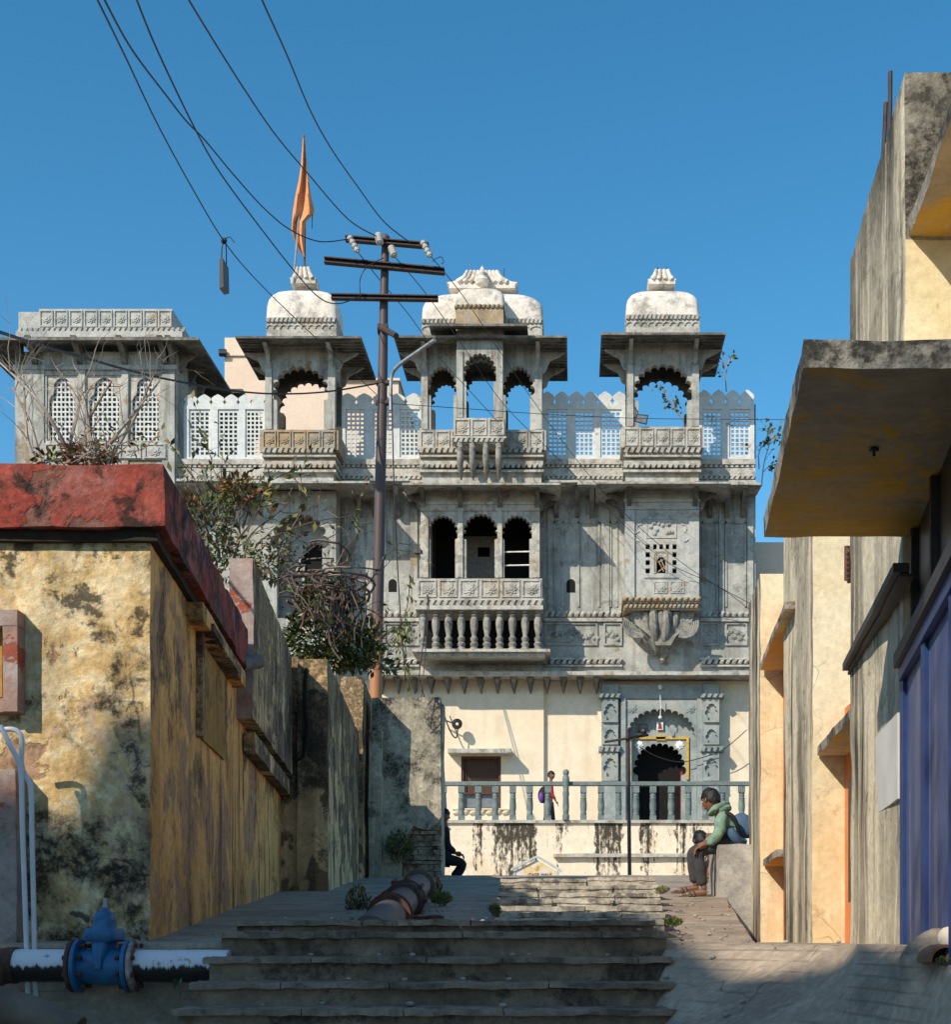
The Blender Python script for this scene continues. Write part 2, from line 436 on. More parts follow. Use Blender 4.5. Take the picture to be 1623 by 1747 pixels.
# ---- main wall: grey stone above, cream plaster below; openings of the middle bay stay free
m = MB()
for (a, b) in ((300, 452), (575, 719), (922, 1068), (1190, 1290)):
    m.pbox(a, 822, b, 1160, DM, .5)
m.pbox(452, 1055, 575, 1160, DM, .5); m.pbox(719, 1105, 922, 1160, DM, .5); m.pbox(1068, 822, 1190, 1160, DM, .5)
# shallow pilasters and panel frames on the recessed walls
for (x0, x1) in ((583, 590), (700, 712), (1027, 1040), (1056, 1066), (1228, 1236), (1276, 1286), (935, 944)):
    m.pbox(x0, 868, x1, 1045, DM - .06, .058)
for (x0, x1) in ((600, 645), (945, 962), (986, 1024), (1198, 1226), (1238, 1274), (1041, 1055)):
    y0, y1 = 890, 1035
    for q in ((x0, y0, x1, y0 + 3), (x0, y0, x0 + 3, y1), (x1 - 3, y0, x1, y1)): m.pbox(*q, DM - .035, .034)
for (x0, x1) in ((655, 715), (930, 1020), (1030, 1062), (1196, 1228), (1238, 1276)):        # carved frieze panels between the mouldings
    for q in ((x0, 1062, x1, 1065), (x0, 1098, x1, 1101), (x0, 1065, x0 + 3, 1098), (x1 - 3, 1065, x1, 1098)): m.pbox(*q, DM - .05, .049)
    random.seed(x0)
    for i in range(int((x1 - x0) / 5)):
        cx_, cy_ = x0 + 5 + i * 5 + random.uniform(-1, 1), 1084 + random.uniform(-9, 9)
        rosette(m, X(cx_, DM), Z(cy_, DM), DM - .002, .055 + random.random() * .03)
wall_main = part('stone_wall', m, 'stone_grey')
# plaster in strips that leave the doorway and the window free
m = MB()
for q in ((300, 1160, 787, 1440), (787, 1160, 855, 1290), (787, 1380, 855, 1440), (855, 1160, 928, 1440)): m.pbox(*q, DM + .03, .4)
for q in ((928, 1160, 1062, 1440), (1190, 1160, 1300, 1440), (1062, 1150, 1190, 1196)): m.pbox(*q, DM + .16, .4)
part('plaster_wall', m, 'cream_wall')

# ---- rope mouldings and ledges along the wall
m = MB()
segs = ((640, 715), (928, 1062), (1196, 1290))
for a, b in segs:
    m.cut(); rope(m, X(a, DM), X(b, DM), Z(1054, DM), Z(1044, DM), DM - .05, .16, .07); m.pbox(a, 1054, b, 1060, DM - .1, .098)
    rope(m, X(a, DM), X(b, DM), Z(1134, DM), Z(1125, DM), DM - .05, .16, .07); m.pbox(a, 1122, b, 1125, DM - .12, .118)
    m.pbox(a, 1134, b, 1137, DM - .09, .088)
part('rope_moulding', m, 'stone_pale')
m = MB()                                                        # low cornice over the plaster storey with its teeth
m.box(X(640, DM), X(1288, DM), DM - .72, DM, Z(1160, DM), Z(1154, DM), L=.5, amp=.012)
low_cornice = part('cornice', m, 'stone_pale')
m = MB()
px = 652
while px < 1022:
    m.cut(); x = X(px, DM); w = .10; zt = Z(1161, DM); y1 = DM + .02
    c = [[[(x - w * .2, y1 - .42, zt - .14), (x - w, y1 - .5, zt)], [(x - w * .2, y1, zt - .36), (x - w, y1, zt)]],
         [[(x + w * .2, y1 - .42, zt - .14), (x + w, y1 - .5, zt)], [(x + w * .2, y1, zt - .36), (x + w, y1, zt)]]]
    m.hexa(c); px += 28.2
part('bracket_teeth', m, 'stone_dark', low_cornice)

# ---- roof-level stepped ledge under the lattice screens
m = MB()
for (a, b) in ((296, 450), (575, 720), (924, 1068), (1192, 1290)):
    m.cut(); e_ = 37.5 if a == 296 else DM; q_ = DM + .5 - e_
    m.pbox(a, 783, b, 792, e_ - .12, q_, L=.4, amp=.012); m.pbox(a, 799, b, 812, e_ - .08, q_, L=.4, amp=.015); m.pbox(a, 819, b, 826, e_ - .14, q_, L=.4, amp=.012)
    m.pbox(a, 812, b, 819, e_ - .02, q_); m.pbox(a, 792, b, 799, e_ - .02, q_)
    rope(m, X(a, e_), X(b, e_), Z(799, e_), Z(792, e_), e_ - .03, .13, .07); rope(m, X(a, e_), X(b, e_), Z(819, e_), Z(813, e_), e_ - .03, .13, .07)
part('stepped_ledge', m, 'stone_pale')
# ---- main eave: broken stone slabs over the recessed walls
m = MB()
for (a, b, yy) in ((300, 420, 832), (640, 705, 832), (938, 985, 834), (985, 1050, 838), (1220, 1292, 838)):
    m.cut(); m.quad([(X(a, DM), DM - .95), (X(b, DM), DM - .95), (X(b, DM), DM), (X(a, DM), DM)], Z(yy + 8, DM), Z(yy + 4, DM), L=.35, amp=.02)
part('wall_eave', m, 'stone_grey')
m = MB()
for px in (615, 640, 680, 950, 985, 1010, 1212, 1240, 1268):    # stone brackets below it
    m.cut(); x = X(px, DM)
    m.prismx([(DM, Z(842, DM)), (DM - .7, Z(842, DM)), (DM - .62, Z(852, DM)), (DM - .3, Z(862, DM)), (DM - .12, Z(880, DM)), (DM, Z(884, DM))], x - .06, x + .06)
part('eave_bracket', m, 'stone_dark')

# small arched niches of the recessed walls
m = MB()
for (xa, xb, y0, y1) in ((663, 677, 1010, 988), (967, 982, 1011, 988)):
    m.cut(); x0, x1, z0, z1 = X(xa, DM), X(xb, DM), Z(y0, DM), Z(y1, DM); xm = (x0 + x1) / 2; r = (x1 - x0) / 2
    pts = [(x0, z0), (x1, z0)] + [(xm + r * math.cos(t), z1 - r + r * math.sin(t)) for t in [math.pi * i / 12 for i in range(13)]]
    m.prism(pts, DM - .004, DM + .02)
part('wall_niche', m, 'black_void')

# ---- lattice (jali) screens with pointed merlons
def merlons(mb, x0, x1, z0, z1, y0, y1, n):
    w = (x1 - x0) / n; h = z1 - z0
    half = [(.012, 0), (.012, .16), (.05, .16), (.05, .27), (.12, .27), (.12, .40), (.05, .40), (.05, .51), (.012, .51), (.012, .6), (.06, .7), (.2, .82), (.36, .93)]
    for i in range(n):
        a = x0 + i * w
        pts = [(a + u * w, z0 + v * h) for u, v in half] + [(a + .5 * w, z1)] + [(a + (1 - u) * w, z0 + v * h) for u, v in half[::-1]]
        mb.prism(pts, y0, y1)
def jali(xa, xb, panels, ytop, n, d=DM + .08):
    m = MB()
    x0, x1 = X(xa, d), X(xb, d)
    m.box(x0, x1, d, d + .14, Z(698, d), Z(692, d)); m.box(x0, x1, d, d + .14, Z(784, d), Z(780, d))
    edges = [xa] + [e for p in panels for e in p] + [xb]
    for k in range(0, len(edges), 2):
        if edges[k + 1] - edges[k] > .5: m.box(X(edges[k], d), X(edges[k + 1], d), d + .002, d + .138, Z(780, d), Z(698, d))
    scr = part('jali_screen', m, 'jali_paint')
    for (a, b) in panels:
        g = MB(); g.lattice(X(a, d), X(b, d), Z(780, d), Z(698, d), d + .04, d + .09, 4, 10, .34, .03, .06)
        part('lattice', g, 'jali_paint', scr)
    g = MB(); merlons(g, x0, x1, Z(692, d), Z(ytop, d), d + .02, d + .1, n)
    part('merlon_row', g, 'jali_paint', scr)
jali(313, 452, [(322, 358), (371, 407), (418, 450)], 672, 6, 37.5)
jali(579, 720, [(589, 623), (636, 671), (682, 716)], 670, 5)
jali(922, 1070, [(934, 969), (980, 1014), (1025, 1061)], 667, 6)
jali(1190, 1288, [(1199, 1233), (1245, 1281)], 664, 4)
m = MB(); m.pbox(1283, 690, 1290, 800, DM + .3, .3); m.pbox(300, 690, 395, 800, DM + 2.4, .2); part('dark_roof_wall', m, 'room_dark')  # left sheet coloured dark to give the deep shade behind the lattice

# ---- domed rooftop pavilions (chhatris)
def dome(mb, x0, x1, y0, y1, z0, z1):
    xc, yc = (x0 + x1) / 2, (y0 + y1) / 2; hx, hy = (x1 - x0) / 2, (y1 - y0) / 2; h = z1 - z0
    prof = [(1, 0), (1.0, .28), (.995, .46), (.965, .62), (.89, .76), (.765, .875), (.595, .95), (.40, 1.0)]
    rings = []; old, mb.sm = mb.sm, True
    for s_, t in prof:
        ring = []
        for k in range(40):
            a = 2 * math.pi * k / 40; c_, s2 = math.cos(a), math.sin(a); e = .17 + .24 * t
            # shrink mainly in x by the shoulder curve, in y as well
            ring.append(mb.bm.verts.new((xc + hx * s_ * math.copysign(abs(c_) ** e, c_), yc + hy * s_ * math.copysign(abs(s2) ** e, s2), z0 + h * t)))
        rings.append(ring)
    for q in range(len(rings) - 1):
        for k in range(40): mb.face([rings[q][k], rings[q][(k + 1) % 40], rings[q + 1][(k + 1) % 40], rings[q + 1][k]])
    mb.sm = old; mb.face(rings[-1])
def crest(mb, x0, x1, y0, y1, z0, z1, ribs=5):
    """flared base and ribbed lotus finial"""
    xc = (x0 + x1) / 2; hx = (x1 - x0) / 2; h = z1 - z0
    out = [(-.93, 0), (-.93, .20), (-1.0, .34), (-.84, .38), (-.66, .50), (-.54, .70), (-.47, 1.0)]
    mb.prism([(xc + hx * u, z0 + h * v) for u, v in out] + [(xc - hx * u, z0 + h * v) for u, v in out[::-1]], y0, y1)
    for i in range(ribs):
        u = (i / (ribs - 1) - .5) * 2
        mb.tube([(xc + hx * u * .70, y0 + .0, z0 + h * .34), (xc + hx * u * .50, y0 - .01, z0 + h * .6), (xc + hx * u * .40, y0 + .0, z0 + h * 1.0)], [q * hx * 2.6 / ribs for q in (.26, .24, .17)], 8)
def parapet(mb, x0, x1, y, th, z0, z1, n):
    """carved stone parapet: square frames each with a flower"""
    mb.box(x0, x1, y, y + th, z0, z1)
    w = (x1 - x0) / n; h = z1 - z0
    for i in range(n):
        a = x0 + i * w
        for q in ((a + .06 * w, a + .94 * w, z1 - .14 * h, z1 - .06 * h), (a + .06 * w, a + .94 * w, z0 + .06 * h, z0 + .12 * h), (a + .06 * w, a + .13 * w, z0 + .12 * h, z1 - .14 * h), (a + .87 * w, a + .94 * w, z0 + .12 * h, z1 - .14 * h)):
            mb.box(q[0], q[1], y - .03, y - .001, q[2], q[3])
        rosette(mb, a + w / 2, (z0 + z1) / 2, y - .001, min(w, h) * .3)

def chhatri(x0, x1, d, dep, ops, yeave, ex0, ex1, ysill, par, drum, dm, cr, foot, rotpx=0, pmat='stone_pale', eov=.8, broken=False):
    xl, xr = X(x0, d), X(x1, d); zs = Z(ysill, d); ze = Z(yeave, d - eov) + .10
    m = MB()
    arch_panel(m, xl, xr, zs, ze, d, .2, [(X(a, d), X(b, d), Z(sp, d), Z(ap, d), n) for a, b, sp, ap, n in ops])
    ya, yb = d + .2, d + dep - .2
    for (a, b) in ((xl, xl + .16), (xr - .16, xr)):               # low open sides
        m.box(a, b, ya, yb, Z((ops[0][2] + ops[0][3]) / 2 - 12, d), ze)
    for (a, b) in ((x0, x0 + 11), (x1 - 12, x1)):                 # pilaster strips on the front
        m.box(X(a, d), X(b, d), d - .05, d - .001, zs, Z(618, d)); m.box(X(a, d) - .02, X(b, d) + .02, d - .07, d - .001, Z(622, d), Z(617, d))
    body = part('rooftop_pavilion', m, 'stone_grey')
    m = MB()                                                      # rear arches and ceiling: soot, with the inner shade put into the colour
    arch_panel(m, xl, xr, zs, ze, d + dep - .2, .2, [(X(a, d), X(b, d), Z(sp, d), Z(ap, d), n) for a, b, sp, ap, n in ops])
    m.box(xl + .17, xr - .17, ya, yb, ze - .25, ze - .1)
    part('rear_arch', m, 'stone_soot_shade', body)
    e = MB()
    eave(e, X(ex0, d - eov), X(ex1, d - eov), d - eov, d + dep + eov, xl - .02, xr + .02, d - .02, d + dep + .02, ze - .10, ze + .02)
    for k in range(14):                                           # shallow ribs of the slab underside
        yy = d - eov + (dep + 2 * eov) * (k + .5) / 14
        for (a, b) in ((X(ex0, d - eov) + .04, xl - .05), (xr + .05, X(ex1, d - eov) - .04)): e.box(a, b, yy, yy + .035, ze - .125, ze - .095)
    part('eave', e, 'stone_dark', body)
    b = MB()
    for xx in (xl + .1, xr - .1):                                 # curved brackets under the eave
        b.cut(); b.prismx([(d - .002, ze - .12), (d - .62, ze - .12), (d - .5, ze - .2), (d - .22, ze - .3), (d - .1, ze - .55), (d - .002, ze - .62)], xx - .05, xx + .05)
    for sgn, xx in ((-1, xl), (1, xr)):
        b.cut(); b.prism([(xx, ze - .12), (xx + sgn * .6, ze - .12), (xx + sgn * .45, ze - .22), (xx + sgn * .2, ze - .34), (xx + sgn * .1, ze - .6), (xx, ze - .66)], d + .05, d + .16)
        b.cut(); b.prism([(xx, ze - .12), (xx + sgn * .6, ze - .12), (xx + sgn * .45, ze - .22), (xx + sgn * .2, ze - .34), (xx + sgn * .1, ze - .6), (xx, ze - .66)], d + dep - .16, d + dep - .05)
    part('eave_bracket', b, 'stone_grey', body)
    p = MB(); px0, px1, py0, py1, n = par; dp = d - .16
    parapet(p, X(px0, dp), X(px1, dp), dp, .12, Z(py1, dp), Z(py0, dp), n)
    for sx in (px0, px1): p.box(X(sx, dp) - .06, X(sx, dp) + .06, dp + .02, d + dep, Z(py1, dp), Z(py0, dp) - .01)
    part('parapet', p, pmat, body)
    f = MB(); w0, w1 = px0, px1
    rope(f, X(w0, d), X(w1, d), Z(776, d), Z(767, d), d - .12, .15, .08)
    f.pbox(w0, 776, w1, 779, d - .2, dep + .2); f.pbox(w0 + 3, 779, w1 - 3, 786, d - .06, dep, L=.4, amp=.01); f.pbox(w0 + 1, 786, w1 - 1, 794, d - .12, dep, L=.4, amp=.01)
    rope(f, X(w0, d), X(w1, d), Z(801, d), Z(794, d), d - .10, .14, .08); f.pbox(w0, 801, w1, 805, d - .17, dep + .2); f.pbox(w0 + 4, 805, w1 - 4, 824, d - .05, dep)
    f.box(X(px0 + 3, d), X(px1 - 3, d), d - .03, d + dep - .01, Z(777, d), zs - .02)
    part('moulded_base', f, 'stone_pale', body)
    dr = MB(); dx0, dx1, dy0, dy1 = drum
    dr.box(X(dx0, d), X(dx1, d), d - .02, d + dep + .02, ze + .0, Z(dy0 + 8, d))
    rope(dr, X(dx0, d), X(dx1, d), Z(dy0 + 8, d), Z(dy0, d), d - .03, .11, .05); dr.box(X(dx0, d) - .01, X(dx1, d) + .01, d - .03, d + dep + .03, Z(dy0 + 8, d) + .004, Z(dy0, d))
    nn = 10; w = (X(dx1, d) - X(dx0, d)) / nn
    for i in range(nn):
        xc = X(dx0, d) + w * (i + .5); zc = Z(dy0 + 18, d)
        dr.tube([(xc + w * .5 * math.cos(t), d - .03, zc + .09 * math.sin(t)) for t in [math.pi * k / 8 for k in range(9)]], .022, 5)
    dr.box(X(dx0, d) - .02, X(dx1, d) + .02, d - .04, d + dep + .04, ze + .06, ze + .14)
    part('carved_frieze', dr, 'stone_pale', body)
    o = MB(); dome(o, X(dm[0], d), X(dm[1], d), d - .05, d + dep + .05, Z(dm[2], d), Z(dm[3], d))
    part('dome', o, 'whitewash', body)
    c = MB(); yc = d + dep / 2; crest(c, X(cr[0] + 2, yc), X(cr[1] - 2, yc), yc - .3, yc + .3, Z(cr[2] + 3, yc), Z(cr[3] + 1, yc), cr[4])
    part('finial', c, 'whitewash', body)
    return body
chhatri(453, 572, DF, 1.15, [(466, 559, 672, 626, 11)], 577, 401, 616, 733, (447, 573, 733, 767, 5), (455, 574, 543, 572), (453, 575, 543, 487), (496, 545, 489, 464, 4), 822, pmat='stone_tan')
b2 = chhatri(719, 925, DF, 1.25, [(732, 777, 665, 624, 11), (790, 849, 650, 612, 11), (860, 908, 665, 624, 11)], 576, 672, 968, 733, (716, 928, 733, 767, 8), (720, 926, 545, 573), (719, 927, 545, 492), (762, 886, 497, 470, 9), 822)
chhatri(1070, 1193, DF, 1.15, [(1083, 1180, 672, 622, 11)], 571, 1026, 1239, 728, (1064, 1197, 728, 763, 5), (1069, 1194, 538, 568), (1069, 1194, 538, 488), (1103, 1155, 490, 468, 4), 820)
# the middle pavilion's own little projecting balcony and dome
db = DF - .62
m = MB()
arch_panel(m, X(779, db), X(858, db), Z(713, db), Z(556, db - .4) + .05, db, .16, [(X(792, db), X(846, db), Z(642, db), Z(602, db), 11)])
m.box(X(779, db), X(779, db) + .16, db + .16, DF - .02, Z(640, db), Z(590, db)); m.box(X(858, db) - .16, X(858, db), db + .16, DF - .02, Z(640, db), Z(590, db))
for (a, b) in ((779, 790), (847, 858)): m.box(X(a, db), X(b, db), db - .04, db - .001, Z(713, db), Z(600, db))
m.box(X(779, db), X(858, db), db + .16, DF + .4, Z(590, db), Z(584, db))
bay = part('bay_window', m, 'stone_grey', b2)
m = MB(); eo = .45; zz = Z(556, db - eo)
eave(m, X(732, db - eo), X(900, db - eo), db - eo, DF + .9, X(779, db) - .02, X(858, db) + .02, db - .02, DF + .6, zz, zz + .10)
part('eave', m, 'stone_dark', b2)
m = MB(); dp = db - .12
parapet(m, X(774, dp), X(862, dp), dp, .12, Z(745, dp), Z(713, dp), 3)
m.box(X(774, dp), X(774, dp) + .1, dp + .12, DF - .1, Z(745, dp), Z(714, dp)); m.box(X(862, dp) - .1, X(862, dp), dp + .12, DF - .1, Z(745, dp), Z(714, dp))
rope(m, X(774, dp), X(862, dp), Z(755, dp), Z(748, dp), dp, .13, .06); m.box(X(772, dp), X(864, dp), dp - .04, DF, Z(748, dp), Z(745, dp))
m.box(X(778, dp), X(858, dp), dp + .02, DF, Z(757, dp), Z(748, dp))
part('parapet', m, 'stone_pale', b2)
m = MB()
for px in (785, 806, 829, 851):
    m.cut(); x = X(px, dp)
    m.tube([(x, dp + .06, Z(756, dp)), (x, dp + .02, Z(764, dp)), (x, dp + .02, Z(778, dp)), (x, dp + .12, Z(792, dp)), (x, dp + .3, Z(803, dp)), (x, dp + .42, Z(810, dp))], [.10, .075, .09, .075, .055, .02], 10)
    for t in (758, 766, 784, 796): m.ball((x, dp + .06 + max(0, t - 775) / 100, Z(t, dp)), .095, 8, 5, (1, 1, .45))
part('balcony_bracket', m, 'stone_mid', b2)
m = MB(); m.box(X(778, db), X(859, db), db - .03, DF, Z(553, db), Z(525, db)); rope(m, X(776, db), X(861, db), Z(527, db), Z(520, db), db - .03, .11, .05); m.box(X(776, db), X(861, db), db - .04, DF + .2, Z(525, db), Z(521, db))
part('carved_frieze', m, 'stone_tan', b2)
m = MB(); dome(m, X(777, db), X(861, db), db - .03, DF + .6, Z(521, db), Z(484, db)); part('dome', m, 'whitewash', b2)
m = MB(); yc = DF + .1
m.lathe((X(823, yc), yc, Z(486, yc)), [(.16, 0), (.2, .1), (.13, .2), (.16, .27), (.08, .36), (.05, .44), (.01, .5)], 10); part('finial', m, 'whitewash', b2)
m = MB()
for px, py in ((1123, 456), (1139, 456), (860, 458)): m.cut(); m.tube([P(px, py + 14, DF + .5), P(px, py, DF + .5)], .012, 5)
part('lightning_rod', m, 'black_metal', b2)

# ---- big flat-roofed pavilion at the far left
dl = 37.25
m = MB()
xl, xr = X(25, dl), X(300, dl); zt = Z(600, dl); zb = Z(830, dl)
wins = [(79, 131), (147, 206), (221, 273)]
xs = [xl] + [X(v, dl) for w in wins for v in w] + [xr]; zs_ = [zb, Z(752, dl), Z(640, dl), zt]
m.plate(xs, zs_, lambda i, k: not (k == 1 and i % 2 == 1), dl, dl + .25)
m.box(xl, xl + .25, dl + .25, dl + 3.4, zb, zt); m.box(xr - .25, xr, dl + .25, dl + 3.4, zb, zt); m.box(xl + .25, xr - .25, dl + 3.15, dl + 3.4, zb, zt)
for (a, b) in ((30, 75), (133, 145), (208, 219), (277, 298)): m.box(X(a, dl), X(b, dl), dl - .04, dl - .001, zb, Z(632, dl))
m.box(xl - .03, xr + .03, dl - .07, dl - .001, Z(632, dl), Z(624, dl))
m.box(xl + .25, xr - .25, dl + .25, dl + 3.15, zt - .1, zt)
lp = part('flat_roofed_pavilion', m, 'stone_grey')
for (a, b) in wins:
    g = MB(); g.lattice(X(a, dl), X(b, dl), Z(752, dl), Z(640, dl), dl + .1, dl + .16, 7, 13, .34, .02, .02)
    win = part('lattice_window', g, 'jali_paint', lp)
m = MB()
for (a, b) in wins:                                              # arched frames in front of the lattice
    m.cut(); w = b - a
    pts = [(X(a, dl), Z(752, dl)), (X(a, dl), Z(640, dl)), (X(b, dl), Z(640, dl)), (X(b, dl), Z(752, dl))]
    h = [(.93, 748), (.93, 682), (.88, 676), (.80, 672), (.77, 664), (.78, 656), (.72, 650), (.62, 645), (.5, 643)]
    pts += [(X(a + u * w, dl), Z(v, dl)) for u, v in h] + [(X(a + (1 - u) * w, dl), Z(v, dl)) for u, v in h[::-1][1:]]
    m.prism(pts, dl + .03, dl + .09)
part('arched_frame', m, 'stone_pale', lp)
m = MB(); eo = .7
eave(m, X(-45, dl - eo), X(338, dl - eo), dl - eo, dl + 4.1, xl, xr, dl, dl + 3.4, Z(580, dl - eo), Z(580, dl - eo) + .14, .07)
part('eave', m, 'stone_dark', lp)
m = MB()
for px in (36, 60, 137, 213, 282, 296):
    m.cut(); x = X(px, dl); z = Z(588, dl)
    m.prismx([(dl - .01, z), (dl - .6, z), (dl - .55, z - .15), (dl - .25, z - .3), (dl - .12, z - .5), (dl - .01, z - .55)], x - .07, x + .07)
for k in range(4):
    m.cut(); y = dl + .3 + k * .9; z = Z(588, dl)
    m.prism([(xr, z), (xr + .55, z), (xr + .45, z - .15), (xr + .2, z - .3), (xr + .1, z - .55), (xr, z - .6)], y, y + .12)
part('eave_bracket', m, 'stone_dark', lp)
m = MB(); d2 = dl - .1
parapet(m, X(66, d2), X(294, d2), d2, .2, Z(560, d2), Z(527, d2), 9)
m.box(X(30, d2), X(66, d2) - .01, d2 + .04, d2 + .24, Z(560, d2), Z(531, d2)); m.box(X(294, d2) - .2, X(294, d2), d2 + .2, dl + 3.5, Z(560, d2), Z(529, d2), L=.6, amp=.02)
m.box(X(28, d2), X(312, d2), d2 - .08, dl + 3.5, Z(577, d2), Z(567, d2)); rope(m, X(30, d2), X(318, d2), Z(567, d2), Z(560, d2), d2, .14, .07)
m.box(X(30, d2), X(308, d2), d2 + .03, dl + 3.4, Z(567, d2), Z(560, d2))
part('parapet', m, 'stone_blue', lp)
m = MB(); parapet(m, X(75, dl - .06), X(285, dl - .06), dl - .06, .05, Z(785, dl), Z(757, dl), 5); part('carved_panel', m, 'stone_blue', lp)
# lower wing of the same pavilion, running back
m = MB(); m.box(X(300, 40), X(380, 40), dl + 3.4, 44, Z(800, 40), Z(660, 40)); m.box(X(295, 39.7), X(400, 39.7), dl + 3.4, 44.5, Z(655, 40), Z(648, 40)); part('rear_wing', m, 'stone_dark', lp)

# ---- first floor: left bay, middle balcony, right oriel
def bay_eave(x0, x1, y, d, ov, wl, wr):
    m = MB(); z = Z(y, d - ov)
    eave(m, X(x0, d - ov), X(x1, d - ov), d - ov, DM + .1, X(wl, d), X(wr, d), d, DM + .11, z, z + .10, .05)
    return m
d = DF + .1
m = MB()
arch_panel(m, X(449, d), X(573, d), Z(1055, d), Z(838, d), d, .2, [(X(466, d), X(556, d), Z(925, d), Z(878, d), 9)])
m.box(X(449, d), X(449, d) + .2, d + .2, DM, Z(1055, d), Z(838, d)); m.box(X(573, d) - .2, X(573, d), d + .2, DM, Z(1055, d), Z(838, d))
arch_panel(m, X(452, d), X(570, d), Z(1055, d), Z(838, d), DM - .15, .15, [(X(508, d), X(556, d), Z(945, d), Z(915, d), 9)])
m.box(X(449, d), X(573, d), d + .2, DM - .16, Z(838, d), Z(834, d)); m.box(X(449, d), X(573, d), d - .1, DM, Z(1160, d), Z(1056, d))
b1 = part('arched_bay', m, 'stone_grey')
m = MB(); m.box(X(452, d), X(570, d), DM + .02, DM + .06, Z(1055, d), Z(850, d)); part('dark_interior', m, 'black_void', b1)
part('eave', bay_eave(380, 630, 824, d, .85, 449, 573), 'stone_grey', b1)

d = DF
m = MB()
ops = [(X(731, d), X(780, d), Z(912, d), Z(879, d), 11), (X(792, d), X(848, d), Z(912, d), Z(876, d), 11), (X(857, d), X(907, d), Z(912, d), Z(879, d), 11)]
arch_panel(m, X(718, d), X(921, d), Z(986, d), Z(836, d), d, .2, ops)
for (a, b, t) in ((718, 731, 882), (781, 790, 872), (849, 857, 872), (908, 921, 882)):
    m.box(X(a, d), X(b, d), d - .05, d - .001, Z(986, d), Z(t, d))
m.box(X(718, d), X(921, d), d - .04, d - .001, Z(872, d), Z(862, d)); m.box(X(716, d), X(923, d), d - .08, d - .001, Z(862, d), Z(857, d))
m.box(X(718, d), X(718, d) + .2, d + .2, DM + .1, Z(1020, d), Z(836, d)); m.box(X(921, d) - .2, X(921, d), d + .2, DM + .1, Z(1020, d), Z(836, d))
b2f = part('balcony', m, 'stone_pale')
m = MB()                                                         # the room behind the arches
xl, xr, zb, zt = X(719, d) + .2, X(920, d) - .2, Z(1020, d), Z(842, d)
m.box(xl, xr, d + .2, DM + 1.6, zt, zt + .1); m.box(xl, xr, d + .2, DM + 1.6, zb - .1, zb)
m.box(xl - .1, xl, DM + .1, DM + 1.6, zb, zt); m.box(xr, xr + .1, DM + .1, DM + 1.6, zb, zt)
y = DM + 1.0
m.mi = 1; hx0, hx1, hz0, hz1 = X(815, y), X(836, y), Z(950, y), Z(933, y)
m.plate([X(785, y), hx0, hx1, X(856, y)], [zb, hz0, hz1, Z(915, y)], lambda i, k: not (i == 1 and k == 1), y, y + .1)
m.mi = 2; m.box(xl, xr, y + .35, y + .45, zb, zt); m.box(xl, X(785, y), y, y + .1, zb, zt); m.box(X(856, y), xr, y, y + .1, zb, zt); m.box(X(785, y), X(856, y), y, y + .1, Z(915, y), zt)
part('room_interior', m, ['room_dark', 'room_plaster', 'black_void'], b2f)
m = MB()
for py in (942, 965): m.cut(); m.tube([P(857, py, d + .1), P(908, py - 1, d + .1)], .02, 6)
part('handrail', m, 'white_paint', b2f)
part('eave', bay_eave(686, 957, 827, d, .85, 718, 921), 'stone_grey', b2f)
m = MB()
for px in (722, 786, 853, 917):
    m.cut(); x = X(px, d); z = Z(836, d)
    m.prismx([(d - .05, z), (d - .62, z), (d - .52, z - .12), (d - .25, z - .22), (d - .12, z - .42), (d - .05, z - .48)], x - .06, x + .06)
for sgn, px in ((-1, 718), (1, 921)):
    for yy in (d + .05, d + .6):
        m.cut(); x = X(px, d); z = Z(838, d); m.prism([(x, z), (x + sgn * .5, z), (x + sgn * .4, z - .12), (x + sgn * .15, z - .25), (x + sgn * .08, z - .45), (x, z - .5)], yy, yy + .12)
part('eave_bracket', m, 'stone_dark', b2f)
dp = d - .42
m = MB(); parapet(m, X(711, dp), X(925, dp), dp, .14, Z(1021, dp), Z(987, dp), 6)
m.box(X(711, dp), X(711, dp) + .12, dp + .14, DM, Z(1021, dp), Z(988, dp)); m.box(X(925, dp) - .12, X(925, dp), dp + .14, DM, Z(1021, dp), Z(988, dp))
m.box(X(713, dp), X(923, dp), dp + .14, DM, Z(1030, dp), Z(1022, dp))
part('parapet', m, 'stone_pale', b2f)
m = MB(); rope(m, X(709, dp), X(927, dp), Z(1034, dp), Z(1025, dp), dp - .02, .17, .09); m.box(X(707, dp), X(928, dp), dp - .06, DM, Z(1025, dp), Z(1022, dp))
m.box(X(711, dp), X(926, dp), dp - .02, DM, Z(1034, dp), Z(1026, dp)); m.box(X(709, dp), X(927, dp), dp - .09, DM, Z(1041, dp), Z(1034, dp))
m.box(X(703, dp), X(939, dp), dp - .02, DM, Z(1112, dp), Z(1107, dp), L=.4, amp=.012); m.box(X(712, dp), X(930, dp), dp + .1, DM, Z(1119, dp), Z(1112, dp)); rope(m, X(720, dp), X(926, dp), Z(1134, DM), Z(1125, DM), DM - .14, .16, .08)
m.box(X(718, DM), X(926, DM), DM - .13, DM, Z(1155, DM), Z(1119, DM))
part('moulding', m, 'stone_pale', b2f)
m = MB(); m.box(X(716, dp), X(922, dp), DM - .12, DM - .02, Z(1107, dp), Z(1041, dp)); part('dark_recess', m, 'black_void', b2f)  # black sheet paints in the shade between the brackets
